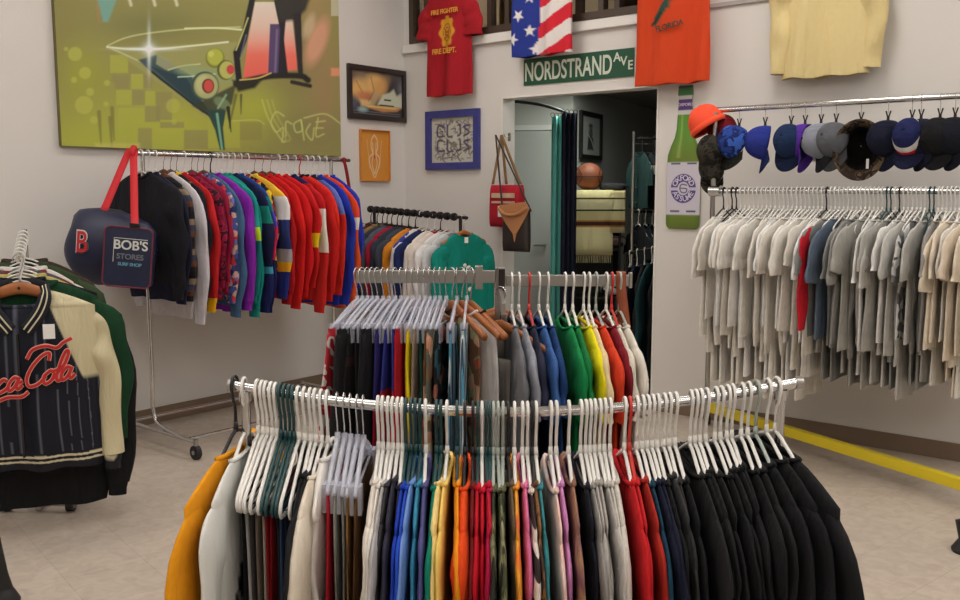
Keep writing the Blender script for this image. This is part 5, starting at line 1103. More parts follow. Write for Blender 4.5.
# ================================================================== RACK E near the corner
g0, g1 = at(369, 209, 7.15), at(467, 218, 6.4)
r = thing('clothes_rack', 'black-railed clothes rack in the far corner, before the pictures', 'clothes rack')
b = MB(); b.cyl(g0, g1, .012, 12); b.build('rail', mat('black_rail', (30, 28, 28), .4), r)
dE = (g1-g0)/np.linalg.norm(g1-g0); pE = np.array([-dE[1], dE[0], 0]); pE /= np.linalg.norm(pE)
for t in (.06, .94):
    p = g0+(g1-g0)*t; b = MB(); b.cyl((p[0], p[1], .09), p, .012, 10); b.build('post', DARKMETAL, r)
    b = MB(); b.cyl(np.array([p[0], p[1], .08])-pE*.28, np.array([p[0], p[1], .08])+pE*.28, .013, 10); b.build('foot_bar', DARKMETAL, r)
    for sg in (-.27, .27):
        b = MB(); c_ = np.array([p[0], p[1], .036])+pE*sg; b.cyl(c_-dE*np.array([.014]*2+[0]), c_+dE*np.array([.014]*2+[0]), .035, 14); b.cyl(c_+np.array([0, 0, .01]), c_+np.array([0, 0, .05]), .008, 8); b.build('caster', RUBBER, r)
CKB = pat('checker', [(26, 24, 26), (232, 222, 222)], 28); 
Ek = [('black', 'jacket', 'checkered black and white jacket', CKB, .02), ('black', 'jacket', 'brown leather jacket', (92, 50, 34), .09), ('black', 'jacket', 'tan suede jacket', (150, 122, 84), .15), ('black', 'sweat', 'charcoal sweatshirt', (70, 70, 76), .2), ('black', 'sweat', 'slate grey sweatshirt', (96, 102, 114), .25),
      ('black', 'sweat', 'crimson sweatshirt', (168, 34, 60), .31), ('black', 'sweat', 'dark slate sweatshirt', (62, 66, 78), .36), ('black', 'sweat', 'grey-blue sweatshirt', (74, 78, 92), .43), ('black', 'sweat', 'amber orange sweatshirt', (222, 140, 40), .50), ('white', 'sweat', 'white sweatshirt with blue spots', pat('voronoi', [(226, 224, 228), (226, 224, 228), (60, 76, 170), (226, 224, 228)], 16), .56),
      ('white', 'sweat', 'navy sweatshirt', (38, 46, 92), .62), ('white', 'sweat', 'ivory sweatshirt', (226, 216, 204), .69), ('black', 'sweat', 'white sweatshirt with red trim', (226, 214, 206), .75), ('white', 'sweat', 'white sweatshirt', (230, 228, 226), .81), ('white', 'sweat', 'pale grey sweatshirt', (206, 206, 208), .87), ('wood', 'sweat', 'teal green sweatshirt with small white print', (18, 132, 118), .97)]
items = []; angE = math.atan2(dE[1], dE[0])
for i, (h, kind, desc, m, t) in enumerate(Ek):
    P = g0+(g1-g0)*t; k = dict(L=.6, hw=.225, sl=1.0, slw=.85)
    if 'red trim' in desc: k['mcol'] = fab((190, 34, 40))
    if 'teal green' in desc: k.update(nseg=60, rows=40)
    items.append(dict(pos=P, rz=angE+PI/2+.12*(t-.5)+rnd.uniform(-.05, .05), kind=kind, desc=desc, m=m if not isinstance(m, tuple) else fab(m), h=h, th=.02 if kind == 'sweat' else .024, a=k, seed=4000+i))
hang_row(items, 'on the far corner rack', 'on the far corner rack', 'clothes on the far corner rack')
gr = [o for o in C.objects if o.get('label', '').startswith('teal green sweatshirt')][0]
b = MB()
for px_, pz, q_ in ((-.02, -.33, .018), (.02, -.35, .022), (-.04, -.365, .014), (.03, -.5, .02), (.0, -.40, .012)): b.ell((px_, -.03, pz), (q_, .004, q_*.8), 10, 6)
b.build('print', LWm, gr)
b = MB(); b.box(-.018, .018, -.026, -.024, -.175, -.135); b.build('size_label', TAGM, gr, False)
for i in range(14):
    t = .02+i*.066; P = g0+(g1-g0)*t; b = MB(); b.lathe([(.0125, -.016), (.026, -.014), (.028, 0), (.026, .014), (.0125, .016)], seg=14, axis='x')
    o = b.build('size_divider', mat('black_divider', (20, 20, 22), .5)); o.location = P; o.rotation_euler = (0, 0, angE); o.rotation_euler[1] = 0
    tag(o, 'black round size divider on the far corner rail, %s from its far end' % ordn(i+1), 'size divider', 'size dividers on the far corner rail')

# ================================================================== RACK F on the right wall: white and grey shirts, caps above
offF = .55
f0 = onB(714, 191.5, offF); f1 = onB(962, 190.5, offF); zF = (f0[2]+f1[2])/2; f1 = f0+uB*(np.dot(f1-f0, uB)+.9); f0[2] = f1[2] = zF
h0 = onB(716, 108, offF-.1); zH = float((h0[2]+onB(958, 98.5, offF-.1)[2])/2)
r = thing('double_rail_rack', 'chrome double rail wall rack of white and grey shirts with caps above', 'clothes rack')
b = MB(); b.cyl(f0, f1, .016, 14); b.build('rail', CHROME, r)
b = MB(); c_ = onB(715, 191.5, offF); c_[2] = zF; b.cyl(c_-uB*.03, c_+uB*.035, .032, 18); b.build('bracket', CHROME, r)
hA = np.array([*(h0[:2]), zH]); hB_ = hA+uB*(np.linalg.norm(f1-f0)-.05)
b = MB(); b.cyl(hA, hB_, .0165, 14); b.build('upper_rail', CHROME, r)
rr0 = f0+nB*.14+uB*.12; rr1 = f1+nB*.14; b = MB(); zz = float(onB(830, 211, offF-.14)[2]); b.cyl((rr0[0], rr0[1], zz), (rr1[0], rr1[1], zz), .01, 10); b.build('back_rail', WHITEP, r)
pB = f0-uB*.02+nB*.03
b = MB(); b.tube([(pB[0], pB[1], .13), (pB[0], pB[1], zH-.02)], .0145, 10); b.build('post', STEEL, r)
pB2 = f1+uB*.02+nB*.03
b = MB(); b.tube([(pB2[0], pB2[1], .13), (pB2[0], pB2[1], zH-.02)], .0145, 10); b.build('post', STEEL, r)
YEL = mat('yellow_paint', (228, 204, 34), .45)
y0_, y1_ = atz(706, 406, .12), atz(965, 485, .12); dy_ = y1_-y0_; y1_ = y1_+dy_*.35
# yellow base beam of the rack
b = MB(); L_ = np.linalg.norm(y1_-y0_); b.box(0, L_, -.022, .022, -.028, .028); o = b.build('base_beam', YEL, None, False, bevel=.004); o.matrix_world = frameM((y0_[0], y0_[1], .12), (y1_-y0_)/L_)
o.parent = r
for g in (y0_+dy_*.01, y1_-dy_*.02):
    b = MB(); b.cyl((g[0]-.012, g[1], .04), (g[0]+.012, g[1], .04), .038, 14); b.cyl((g[0], g[1], .05), (g[0], g[1], .095), .01, 8); b.build('caster', RUBBER, r)
WH = [(232, 228, 220), (236, 232, 226), (228, 222, 212), (238, 236, 234), (224, 218, 208)]
GR = [(170, 168, 162), (190, 188, 182), (152, 150, 146), (200, 198, 192), (140, 140, 138)]
items = []; sig = 0
pxs = list(np.arange(724, 1000, 4.3)); 
for i, px in enumerate(pxs):
    P = onB(px, 191, offF); P[2] = zF; long_ = i % 2 == 1
    hk = 'white'
    if i in (0, 2, 3): hk = 'black'
    if 824 <= px <= 828: hk = 'black'
    if 885 < px < 892 or 930 < px < 937: hk = 'green'
    if 898 < px < 902: hk = 'black'
    kw = dict(nseg=26, rows=18, sseg=12, sn=12, nk=.12, z0=-.148, drop=.05, vneck=.02)
    if px < 828: c = WH[i*7 % 5]; d = 'white'
    elif px < 945: c = GR[(i*3+i//4) % 5]; d = {0: 'mid grey', 1: 'light grey', 2: 'dark grey', 3: 'silver grey', 4: 'deep grey'}[(i*3+i//4) % 5]
    else: c = [(232, 220, 200), (228, 214, 196), (226, 222, 214)][i % 3]; d = 'cream'
    m = fab(c); kind = 'longsleeve' if long_ else 'tee'; desc = '%s %s' % (d, 'long-sleeved shirt' if long_ else 't-shirt'); sl = 1; dxx = 0
    if 829 <= px < 833.4: kind = 'longsleeve'; desc = 'white raglan shirt with red sleeves'; m = fab((224, 218, 208)); kw['msl'] = fab((196, 34, 48)); kw['L'] = .70; kw['sl'] = .95; kw['hw'] = .25; dxx = .05
    elif 842 <= px < 846.4: kind = 'tee'; desc = 'slate blue t-shirt'; m = fab((96, 110, 128))
    elif 854 <= px < 858: desc += ' with black cuffs'; kw['mcuff'] = fab((30, 30, 36))
    elif 918 <= px < 922: desc = 'grey and white patterned t-shirt'; kind = 'tee'; m = pat('voronoi', [(90, 90, 90), (200, 200, 198), (120, 120, 118), (220, 220, 218)], 26)
    elif 875 <= px < 883 or 903 <= px < 907: desc = 'white wide t-shirt among the grey ones'; kind = 'tee'; m = fab((228, 226, 222)); kw['hw'] = .25
    if kind == 'longsleeve' and 'raglan' not in desc: kw.setdefault('L', rnd.uniform(.90, 1.02)-.17*(px-724)/240); kw['hw'] = .195; kw['sl'] = rnd.uniform(.9, 1.0); kw['slw'] = .85; dxx = -.05
    elif kind == 'tee': kw.setdefault('L', rnd.uniform(.56, .66)); kw.setdefault('hw', rnd.uniform(.24, .265)); kw['slw'] = 1.2; kw['sl'] = rnd.uniform(1.0, 1.5); dxx = .03
    items.append(dict(pos=P, rz=ANG_B-PI/2+rnd.uniform(-.12, .1), kind=kind, desc=desc, m=m, h=hk, th=.011, a=kw, dx=dxx, seed=5000+i))
hang_row(items, 'on the right wall rack', 'on the right wall rack', 'clothes on the right wall rack')

# caps on clips
def cap_root(name, label, cat, P, M, group): return thing(name, label, cat, group=group, M=Matrix.Translation(tuple(P)) @ M)
def make_cap(label, P, yaw, tilt, crown_m, visor_m=None, roll=0, tagged=False, group='caps clipped to the upper rail', sc=1.0):
    """crown up +Z, visor +X; tilted so that it hangs from the back of the crown"""
    R = Matrix.Rotation(yaw, 4, 'Z') @ Matrix.Rotation(tilt, 4, 'Y') @ Matrix.Rotation(roll, 4, 'X') @ Matrix.Scale(sc, 4)
    off = R @ Vector((-.098, 0, .03)); r = thing('baseball_cap', label, 'cap', group=group, M=Matrix.Translation(Vector(tuple(P))-off) @ R)
    b = MB(); G = []; a = np.arange(36)*2*PI/36
    for t in np.linspace(0, 1, 12):
        q_ = t*PI/2; rx, ry, z = .1*math.cos(q_)**.8 if q_ < PI/2-.01 else .002, .083*math.cos(q_)**.8 if q_ < PI/2-.01 else .002, .125*math.sin(q_)
        seam = 1-.018*np.abs(np.cos(a*3))**8
        G.append(np.stack([rx*np.cos(a)*seam, ry*np.sin(a)*seam, z+0*a], 1))
    b.grid(np.array(G), True); o = b.build('crown', crown_m, r, True); s = o.modifiers.new('t', 'SOLIDIFY'); s.thickness = .003; s.offset = -1
    b = MB(); G = []
    for t in np.linspace(0, 1, 7):
        aa = np.linspace(-1.15, 1.15, 17); x = .098*np.cos(aa)+t*.078*np.cos(aa*.9)**.6; y = .084*np.sin(aa)*(1+.05*t); z = .004-.022*(np.abs(np.sin(aa))**2)*(.4+t)
        G.append(np.stack([x, y, z], 1))
    b.grid(np.array(G)); o = b.build('visor', visor_m or crown_m, r, True); s = o.modifiers.new('t', 'SOLIDIFY'); s.thickness = .004
    b = MB(); b.ell((0, 0, .126), (.009, .009, .005), 10, 6); b.build('button', visor_m or crown_m, r)
    if tagged: b = MB(); b.box(.08, .105, -.088, -.086, -.05, 0); b.build('price_tag', TAGM, r, False)
    return r
def clip(P, i):
    r = thing('hat_clip', 'small metal hat clip on the upper rail, %s from left' % ordn(i+1), 'clip', group='hat clips on the upper rail', M=Matrix.Translation(tuple(P)) @ Matrix.Rotation(ANG_B-PI/2, 4, 'Z'))
    b = MB(); b.tube([(.018*math.cos(t), 0, .018*math.sin(t)) for t in np.linspace(math.radians(200), math.radians(-60), 12)]+[(0, 0, -.03), (0, 0, -.07)], .0016, 5); b.build('hook', CHROME, r)
    for sy in (-1, 1):
        b = MB(); b.tube([(0, sy*.012, -.055), (0, sy*.003, -.085), (0, sy*.004, -.105)], .004, 6); b.build('jaw', DARKMETAL, r)
Bsp = fab((38, 66, 150)); capdefs = [
 (740, 'black and camouflage cap with bright blue crown', pat('camo', [(40, 70, 150), (28, 40, 100), (60, 100, 190)], 14), fab((30, 32, 28)), 3.6, 1.0, 1),
 (766, 'royal blue cap with white tag', fab((44, 56, 140)), fab((30, 40, 90)), 3.1, 1.3, 1), (792, 'dark teal-navy cap', fab((32, 50, 84)), fab((26, 36, 64)), 3.9, 1.15, 0), (806, 'purple cap with white tag', fab((84, 48, 150)), None, 2.6, 1.3, 1),
 (822, 'light grey and black cap', fab((140, 144, 156)), fab((40, 40, 44)), 3.3, 1.35, 0), (837, 'dark grey cap', fab((96, 98, 104)), fab((72, 72, 76)), 3.7, 1.2, 0),
 (889, 'navy cap left of the flag-striped cap', fab((24, 28, 46)), None, 3.5, 1.3, 0), (913, 'navy cap with red and white stripes', pat('hstripes', [(196, 36, 50), (230, 226, 222), (30, 36, 84), (30, 36, 84)], 7), fab((30, 32, 60)), 3.9, 1.1, 0),
 (922, 'black cap with cream tag', fab((28, 32, 48)), None, 3.3, 1.35, 1), (941, 'plain black cap', fab((28, 28, 31)), None, 3.8, 1.2, 0), (956, 'black cap at the right edge of the picture', fab((24, 26, 36)), None, 3.4, 1.3, 0)]
offH = offF-.1
def HP(px): p = onB(px, 102, offH); p[2] = zH; return p
order = [c[0] for c in capdefs]+[862]; order.sort()
for i, px in enumerate(order): clip(HP(px), i)
for px, lb, m1, m2, yaw, tl_, tg in capdefs:
    P = HP(px)-np.array([0, 0, .10]); make_cap(lb+' clipped to the upper rail', P, -3.05+(yaw-3.3)*1.2, tl_+.1, m1, m2, roll=0, tagged=bool(tg), sc=.98)
# bucket hat, open side to the viewer
P = HP(862)-np.array([0, 0, .10])
RB_ = Matrix.Rotation(ANG_B+.25, 4, 'Z') @ Matrix.Rotation(math.radians(100), 4, 'X')
r = thing('bucket_hat', 'brown camouflage bucket hat with its opening facing the room', 'hat', M=Matrix.Translation((P[0], P[1], P[2]-.145)) @ RB_ @ Matrix.Scale(1.15, 4))
HB_ = pat('camo', [(62, 50, 42), (92, 76, 60), (44, 36, 32), (110, 92, 72)], 16)
b = MB(); b.lathe([(.002, -.095), (.06, -.094), (.078, -.085), (.09, -.02), (.098, 0)], seg=32, sc=(.85, 1.05, 1)); o = b.build('crown', HB_, r, True); s = o.modifiers.new('t', 'SOLIDIFY'); s.thickness = .003
b = MB(); b.lathe([(.098, 0), (.115, .02), (.135, .045)], seg=32, sc=(.85, 1.05, 1)); o = b.build('brim', HB_, r, True); s = o.modifiers.new('t', 'SOLIDIFY'); s.thickness = .004
b = MB(); b.lathe([(.002, -.09), (.056, -.089), (.073, -.08), (.085, -.02), (.093, .002)], seg=32, sc=(.85, 1.05, 1)); b.build('lining', fab((20, 18, 18)), r, True)  # near-black inner shell: the shade inside the open hat, put into its colour
b = MB(); b.box(.03, .042, -.09, -.045, .012, .014); b.build('price_tag', TAGM, r, False)
# orange hat and camouflage cap draped over the rail end
P = hA-uB*.03
OR = mat('neon_orange_cloth', (255, 84, 48), .8, bump=.2, bs=25)
r = thing('orange_hat', 'bright orange hat draped over the left end of the upper rail', 'hat', M=Matrix.Translation((P[0]-.02, P[1]-.02, P[2]-.09)) @ Matrix.Rotation(-.5, 4, 'Z') @ Matrix.Rotation(-.55, 4, 'Y'))
b = MB(); G = []; a = np.arange(32)*2*PI/32
for t in np.linspace(0, 1, 12): q_ = t*PI/2; k_ = max(.01, math.cos(q_))**.75; G.append(np.stack([.105*k_*np.cos(a)*(1+.03*np.sin(a*4)), .1*k_*np.sin(a), .125*math.sin(q_)+.004*np.sin(a*5)], 1))
b.grid(np.array(G), True); o = b.build('crown', OR, r, True); s = o.modifiers.new('t', 'SOLIDIFY'); s.thickness = .004
b = MB(); b.lathe([(.104, -.02), (.112, -.005), (.108, .015)], seg=32, sc=(1, .96, 1)); o = b.build('cuff_band', OR, r, True); s = o.modifiers.new('t', 'SOLIDIFY'); s.thickness = .005
make_cap('dark red cap hanging just behind the bright orange hat', P+np.array([.06, .03, -.02]), -1.2, 1.3, fab((120, 26, 36)), None, tagged=True, group='caps on the left rail end')
CB = pat('camo', [(36, 34, 30), (60, 56, 46), (26, 24, 24)], 16)
make_cap('dark camouflage cap hanging below the bright orange hat', P+np.array([.0, -.05, -.14]), -2.2, 1.35, CB, CB, group='caps on the left rail end')
make_cap('small dark camouflage cap lowest on the left rail end', P+np.array([.01, -.04, -.27]), -1.7, 1.5, CB, CB, group='caps on the left rail end', sc=.8)

# ================================================================== bags on the wall by the doorway
P = onB(508, 137, .02)
o = thing('wall_hook', 'small metal wall hook holding the red bag beside the doorway', 'hook', M=frameM((P[0], P[1], P[2]), uB))
b = MB(); b.tube([(0, .018, 0), (0, -.03, 0), (0, -.045, .006), (0, -.05, .02)], .004, 8); b.build('prong', STEEL, o)
b = MB(); b.box(-.012, .012, .014, .018, -.03, .03); b.build('plate', STEEL, o, False)
def wall_bag(name, label, px, py, hw, hh, d, mbody, y, extra):
    p = onB(px, py, y); r = thing(name, label, 'bag', M=frameM(p, uB)); b = MB()
    a = np.arange(28)*2*PI/28; G = []
    for z in np.linspace(-1, 1, 12):
        k_ = (1-abs(z)**4)**.35 if abs(z) < 1 else .4; G.append(np.stack([hw*np.sign(np.cos(a))*np.abs(np.cos(a))**.35*(1-.03*(z+1)), d*k_*np.sign(np.sin(a))*np.abs(np.sin(a))**.7, hh*z+0*a], 1))
    b.grid(np.array(G), True, cap=True); b.build('body', mbody, r, True); extra(r, p); return r
RBG = fab((178, 38, 52))
def ex1(r, p):
    b = MB(); b.box(-.10, .11, -.06, -.052, .06, .095); b.box(-.10, .11, -.06, -.052, .02, .035); b.build('stripe_band', fab((206, 176, 150)), r, False)
    for x in (-.04, .05): b = MB(); b.box(x, x+.035, -.058, -.05, -.08, .0); b.build('white_patch', fab((232, 226, 222)), r, False)
    top = np.array([sB(P)-sB(p), -.0, P[2]-p[2]+.012]); WB = fab((150, 118, 84))
    for x, yy in ((-.12, -.02), (.14, -.02), (-.03, .03), (.10, .03)):
        b = MB(); e_ = np.array([x, yy, .16]); G = []
        for t in np.linspace(0, 1, 10): q_ = e_+(top-e_)*t; G.append([q_+np.array([-.012, 0, 0]), q_+np.array([.012, 0, 0])])
        b.grid(np.array(G)); o = b.build('strap', WB, r); s = o.modifiers.new('t', 'SOLIDIFY'); s.thickness = .003
wall_bag('shoulder_bag', 'red cloth shoulder bag with tan straps hanging beside the doorway', 507, 206, .155, .155, .05, RBG, .10, ex1)
BL_ = mat('dark_brown_leather', (44, 34, 32), .5, bump=.2, bs=30)
def ex2(r, p):
    TN = mat('light_tan_leather', (182, 124, 82), .55, bump=.15, bs=30)
    b = MB(); b.prism([(-.135, .13), (-.12, .165), (.11, .19), (.145, .14), (.10, .06), (.03, -.04), (.015, -.10), (0, -.04), (-.07, .04)], -.046, -.038); b.build('flap', TN, r, 'auto')
    b = MB(); b.tube(smooth_pts([(-.13, -.045, .14), (-.06, -.06, .10), (.04, -.06, .10), (.13, -.045, .15)], 5), .012, 8); b.build('flap_roll', TN, r)
    top = np.array([sB(P)-sB(p), .03, P[2]-p[2]+.01])
    for x in (-.13, .13):
        b = MB(); e_ = np.array([x, 0, .12]); G = []
        for t in np.linspace(0, 1, 10): q_ = e_+(top-e_)*t; G.append([q_+np.array([-.007, 0, 0]), q_+np.array([.007, 0, 0])])
        b.grid(np.array(G)); o = b.build('strap', BL_, r); s = o.modifiers.new('t', 'SOLIDIFY'); s.thickness = .003
wall_bag('leather_bag', 'dark leather bag with tan flap hanging in front of the red bag', 516.5, 228, .12, .17, .035, BL_, .2, ex2)

# ================================================================== JACKET DISPLAY at the far left
YC = 3.8
KC = 1.10
pj = at(18, 260, YC)                 # hook point of the front wooden hanger
r = thing('display_rack', 'low steel display rack under the pinstripe jacket at the left edge', 'display rack')
xr_ = at(79, 500, 4.2)[0]; xl_ = xr_-.78; zb2 = at(70, 503, 4.18)[2]
vd = np.array([pj[0]*.82, pj[1], 0]); vd /= np.linalg.norm(vd); ae = pj+vd*.44+np.array([0, 0, .10])
b = MB(); b.cyl(pj-vd*.03, ae, .009, 10); b.build('arm', CHROME, r)
b = MB(); b.cyl((ae[0], ae[1], zb2), (ae[0], ae[1], ae[2]+.01), .012, 10); b.build('post', CHROME, r)
ya, yb_ = 4.18, 4.7
for x0_, x1_, y0_2, y1_2 in ((xl_, xr_, ya-.012, ya+.012), (xl_, xr_, yb_-.012, yb_+.012), (xl_-.012, xl_+.012, ya+.013, yb_-.013), (xr_-.012, xr_+.012, ya+.013, yb_-.013)):
    b = MB(); b.box(x0_, x1_, y0_2, y1_2, zb2-.012, zb2+.012); b.build('base_bar', STEEL, r, False, bevel=.003)
b = MB(); b.box(ae[0]-.012, ae[0]+.012, ya, yb_, zb2-.036, zb2-.0125); b.build('base_bar', STEEL, r, False)
b = MB(); b.box(xr_-.008, xr_+.008, ya+.04, ya+.056, zb2+.012, zb2+.2); b.build('base_upright', mat('cream_metal', (196, 190, 170), .5), r, False)
for x in (xl_+.03, xl_+.45, xr_-.03):
    for y in (ya, yb_):
        b = MB(); zc_ = max(.03, (zb2-.02)/2); b.cyl((x-.016, y, zc_), (x+.016, y, zc_), zc_*.96, 16); b.build('caster', RUBBER, r)
        b = MB(); b.cyl((x-.02, y, zc_), (x+.02, y, zc_), zc_*.5, 12); b.box(x-.019, x+.019, y-.012, y+.012, zc_, zb2-.013); b.build('caster_fork', STEEL, r)
items = []
yc_ = [(.06, 'dark green jacket', (26, 62, 40), .27, 0), (.12, 'black coat', (26, 26, 28), .26, .2), (.18, 'tan jacket with olive lining', (180, 168, 110), .27, 0), (.24, 'plaid shirt jacket', (120, 52, 46), .26, 0), (.31, 'white windbreaker', (214, 206, 200), .25, 0), (.38, 'olive green jacket', (56, 72, 48), .28, 0), (.45, 'dark brown jacket', (60, 48, 42), .28, 0)]
for i, (dy, desc, c, hw_, ex_) in enumerate(yc_):
    m = fab(c) if i != 3 else pat('checker', [(120, 50, 44), (70, 80, 90)], 40)
    dx_ = .10 if i == 0 else (.05*((i % 3)-1)); L_ = .74 if i == 0 else .66
    if ex_: L_ = .98; hw_ = .34; 
    pq = pj+(ae-pj)*dy*1.15/.62; items.append(dict(pos=pq, rz=(.30 if i == 0 else .3+rnd.uniform(-.06, .1)), kind='jacket', desc=desc, m=m, h='white', th=.022, dz=0, dx=(.05 if i == 0 else 0), a=dict(hw=hw_-(.02 if i == 0 else .05), L=L_, sl=1.05, slw=.8), seed=6000+i))
hang_row(items, 'behind the pinstripe jacket', 'behind the pinstripe jacket', 'clothes behind the pinstripe jacket')
# the pinstripe jacket
NVJ = (22, 25, 38)
def jpaint(v, part):
    X, Z = v[:, 0], v[:, 2]
    if part == 'body':
        a = Art(X, Z, NVJ); s_ = np.abs(((X*(1+.1*Z)+.5) % .036)-.018); a.put((s_ < .0016)*.55, (120, 124, 140))
        # cream raglan shoulders
        sh = np.abs(X)-.10-(-(Z)-.13)*.42; a.put(np.clip(sh/.006+.5, 0, 1)*np.clip((Z+.46)/.02, 0, 1), (206, 196, 160))
        a.put((Z < -.735)*1.0, (24, 26, 34))
        for z_ in (-.752, -.772): a.put((np.abs(Z-z_) < .0045)*1.0, (214, 206, 176))
        a.put(((Z < -.13) & (Z > -.22) & (np.abs(X) < .06) & (v[:, 1] > .0))*1.0, (196, 186, 150))
        return a.c
    if part == 'sleeve': return Art(X, Z, (206, 196, 160)).c
    if part == 'cuff':
        a = Art(X, Z, (26, 28, 36)); z0_ = Z.max()
        for z_ in (.02, .036): a.put((np.abs(Z-(z0_-z_)) < .005)*1.0, (214, 206, 176))
        return a.c
    return Art(X, Z, (26, 28, 36)).c
RJ = Matrix.Translation((pj[0], pj[1]-.0, pj[2])) @ Matrix.Rotation(.25, 4, 'Z') @ Matrix.Diagonal((1.0, 1.0, KC, 1))
r = thing('varsity_jacket', 'navy pinstripe jacket with cream sleeves and red script lettering at the left edge', 'jacket', M=RJ)
jm = vcol_mat('satin_cloth', .6, .25)
garment('jacket', r, jm, 77, th=.038, paint=jpaint, hw=.282, L=.70, nseg=300, rows=260, sseg=30, sn=70, fold=.012, hi=True, sl=1.0, vneck=.12, nocollar=True, slw=1.0,
        slp=([(.15, -.20), (.212, -.27), (.245, -.38), (.262, -.54), (.262, -.76)], [.05, .062, .056, .05, .042], [.9, 1.0, .9, .85, .8]))
for ch in r.children:
    if ch.name.startswith(('sleeve', 'cuff')): ch.location.y = .02
# ribbed collar: two lapel bands with cream stripes, zip, price tag, inner label
def band(path, w, m, name, off=0, parent=None, th=.004):
    P_ = smooth_pts(path, 8); G = []
    for i, p in enumerate(P_):
        t = P_[min(i+1, len(P_)-1)]-P_[max(i-1, 0)]; t /= np.linalg.norm(t); n_ = np.array([-t[2], 0, t[0]]); G.append([p+n_*(w/2+off)+np.array([0, -.0, 0]), p+n_*(off-w/2)])
    b = MB(); b.grid(np.array(G)); o = b.build(name, m, parent, True); s = o.modifiers.new('t', 'SOLIDIFY'); s.thickness = th; return o
RIB = mat('navy_rib', (24, 26, 36), .9); CRM = mat('cream_rib', (208, 200, 170), .8)
for sx in (-1, 1):
    path = [(sx*.095, -.006, -.095), (sx*.105, -.045, -.13), (sx*.085, -.064, -.19), (sx*.03, -.072, -.262)]
    band(path, .056, RIB, 'collar', 0, r, .006)
    for o_ in (-.010, .010):
        band([(x, y-.006, z) for x, y, z in path], .006, CRM, 'collar_stripe', o_, r, .002)
b = MB(); P_ = smooth_pts([(-.095, .006, -.095), (-.05, .04, -.085), (0, .048, -.082), (.05, .04, -.085), (.095, .006, -.095)], 6); G = [[p+np.array([0, 0, .01]), p+np.array([0, .004, -.03])] for p in P_]; b.grid(np.array(G)); o = b.build('collar', RIB, r, True); s = o.modifiers.new('t', 'SOLIDIFY'); s.thickness = .005
b = MB(); b.box(-.05, .05, .028, .03, -.17, -.115); b.build('inner_label', mat('dark_label', (46, 30, 34), .7), r, False)
b = MB(); b.box(-.004, .004, -.098, -.08, -.74, -.27); b.build('zip', mat('dark_zip', (20, 20, 24), .4), r, False)
b = MB(); b.box(.1, .145, -.104, -.101, -.29, -.235); o = b.build('price_tag', TAGM, r, False)
# red script across the chest, drawn as strokes
def stroke(pts_, w, m, name, y, parent, taper=False):
    P_ = smooth_pts([(x, y, z) for x, z in pts_], 6); rad = np.full(len(P_), w)
    if taper: rad = w*(.35+.65*np.sin(np.linspace(.15, PI-.15, len(P_))))
    b = MB(); b.tube(P_, list(rad), 8, flat=((0, 1, 0), .3)); return b
s_ = .023
def L(ch, x, y0=0):
    sk = lambda u, v: (x+u*s_+v*s_*.45, y0+v*s_)
    if ch == 'o': return [[sk(*q) for q in ((1, 2), (.1, 1.2), (.5, .05), (1.5, .3), (1.8, 1.4), (1, 2), (1.6, 1.8), (2.3, 1.9))]]
    if ch == 'c': return [[sk(*q) for q in ((1.6, 1.7), (.9, 2), (.1, 1.1), (.5, .05), (1.6, .3), (2.1, .8))]]
    if ch == 'a': return [[sk(*q) for q in ((1.6, 1.7), (.8, 2), (.1, 1.1), (.4, .05), (1.2, .5), (1.7, 1.9))], [sk(*q) for q in ((1.7, 1.9), (1.5, .6), (1.9, .05), (2.5, .6))]]
    if ch == 'l': return [[sk(*q) for q in ((-.2, .4), (1.4, 2.6), (1.7, 4.3), (1.2, 4.6), (.7, 3.2), (.5, .8), (.9, .05), (1.6, .5))]]
    if ch == 'C': return [[sk(*q) for q in ((3.2, 3.6), (3.0, 4.8), (1.8, 4.6), (.5, 3.2), (0, 1.4), (.7, .1), (2.2, .2), (3.2, 1.2))]]
scr = []
scr += L('C', -.215); scr += L('o', -.145); scr += L('c', -.095); scr += L('a', -.05); scr += [[(-.0, .025), (.018, .027)]]
scr += L('C', .02); scr += L('o', .085); scr += L('l', .128); scr += L('a', .155)
scr += [[(-.215, -.012), (-.16, -.035), (-.10, -.03), (-.05, -.022), (.0, -.03), (.03, -.018)], [(.05, .105), (.08, .135), (.13, .14), (.17, .125), (.20, .14), (.235, .15)]]
RZ = -.475; tiltM = Matrix.Translation((0.0, 0, RZ)) @ Matrix.Rotation(-.16, 4, 'Y')
for rad, m, nm, y in ((.0082, mat('cream_outline', (222, 170, 150), .6), 'script_outline', -.101), (.0058, mat('script_red', (196, 36, 40), .55), 'script_lettering', -.1035)):
    b = MB()
    for q_ in scr:
        bb = stroke(q_, rad, m, nm, y, r)
        for v_, in zip(bb.v): pass
        n0 = b.n; b.v += bb.v; b.f += [tuple(i+n0 for i in f) for f in bb.f]; b.m += bb.m; b.n += bb.n
    b.xf(tiltM); b.build(nm, m, r)
# wooden hanger of the jacket
ho = thing('wooden_hanger', 'broad brown wooden hanger inside the pinstripe jacket', 'hanger', M=RJ)
b = MB(); b.tube(hook_path(drop=.1), .0022, 6); b.build('hook', CHROME, ho)
b = MB(); G = []
for t in np.linspace(-1, 1, 25): h_ = .024-.006*abs(t); G.append([(.2*t, .012*math.cos(q_)-.0, -.105-.07*abs(t)**1.4+h_*math.sin(q_)) for q_ in np.arange(12)*2*PI/12])
b.grid(np.array(G), True, cap=True); b.build('shoulder_bar', WOOD, ho)
b = MB(); b.cyl((0, -.016, -.105), (0, -.012, -.105), .006, 10); b.build('screw', BLACKP, ho)

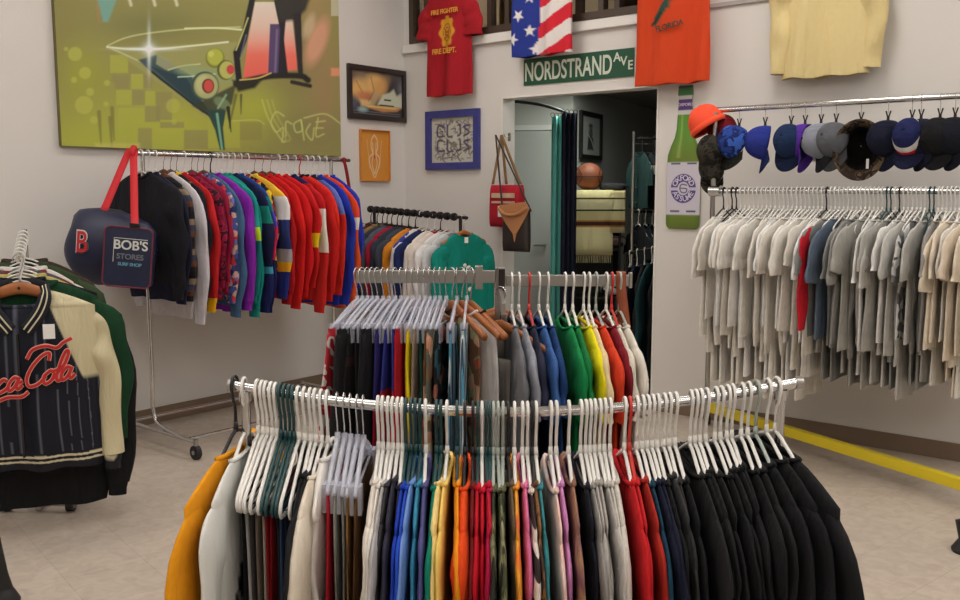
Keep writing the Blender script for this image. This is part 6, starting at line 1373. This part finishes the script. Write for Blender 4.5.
# dark stand feet cut by the frame edges
def stand_foot(label, px, pyt, pyb, Y, w):
    p = at(px, pyb, Y); zt2_ = at(px, pyt, Y)[2]; z0_ = 0.0
    pz = atz(px, pyb, 0); zt2_ = at(px, pyt, pz[1])[2]; r = thing('rack_leg', label, 'stand', (pz[0], pz[1], 0))
    b = MB(); b.tube([(0, 0, .05), (-.01, 0, zt2_*.5), (-.03, .01, zt2_), (-.035 if px < 480 else .05, .015, zt2_+(.02 if px < 480 else .01))], [w, w*.8, w*.7, w*.7], 12); b.build('leg', BLACKP, r)
    b = MB(); b.lathe([(.001, 0), (w*1.7, 0), (w*1.8, .012), (w*1.3, .04), (w*.9, .06), (.001, .062)], seg=20); b.build('foot', RUBBER, r)
stand_foot('dark rounded stand leg cut by the lower left corner of the picture', 6, 545, 603, 3, .028)
stand_foot('dark stand foot cut by the right edge above the floor', 967, 524, 552, 3, .034)

# pieces of parts go one level deeper
NEST = {'cuff': ('sleeve',), 'collar_stripe': ('collar',), 'lettering': ('pocket', 'plate', 'body'), 'print': ('body',), 'button': ('crown',), 'caster_fork': ('caster',), 'end_cap': ('rail',), 'emblem': ('body',), 'emblem_border': ('body',),
        'emblem_line': ('pocket',), 'flap_roll': ('flap',), 'script_outline': ('body',), 'script_lettering': ('body',), 'stripe_band': ('body',), 'white_patch': ('body',), 'lining': ('crown',), 'fringe': ('cloth',), 'seams': ('ball',), 'curtain_ring': ('cloth',), 'buckle': ('strap', 'pocket')}
def centre(o):
    c = np.array([tuple(v) for v in o.bound_box]).mean(0); return np.array(o.matrix_basis @ Vector(c))
for r in [o for o in C.objects if o.parent is None and o.type == 'EMPTY']:
    ch = list(r.children)
    for o in ch:
        nm = o.name.split('.')[0]
        if nm not in NEST or o.type != 'MESH': continue
        for tgt in NEST[nm]:
            c = [x for x in ch if x.name.split('.')[0] == tgt and x.parent is r]
            if not c: continue
            co = centre(o); best = min(c, key=lambda x: float(np.linalg.norm(centre(x)-co)))
            o.matrix_basis = best.matrix_basis.inverted() @ o.matrix_basis; o.parent = best; break
bpy.context.scene.view_settings.view_transform = 'Standard'; bpy.context.scene.view_settings.look = 'None'
bpy.context.scene.view_settings.gamma = 1; bpy.context.scene.view_settings.exposure = 0.14
try: bpy.context.scene.view_settings.use_curve_mapping = False
except Exception: pass
c_ = bpy.context.scene.cycles
c_.use_denoising = True; c_.max_bounces = 6; c_.diffuse_bounces = 3; c_.glossy_bounces = 3; c_.transmission_bounces = 4; c_.transparent_max_bounces = 6; c_.caustics_reflective = False; c_.caustics_refractive = False; c_.sample_clamp_indirect = 4
_dup = {k: v for k, v in ALL_LABELS.items() if len(v) > 1}
if _dup: print('DUPLICATE LABELS', list(_dup)[:10])
_long = [k for k in ALL_LABELS if not 4 <= len(k.split()) <= 16]
if _long: print('LABEL LENGTH', _long[:10])
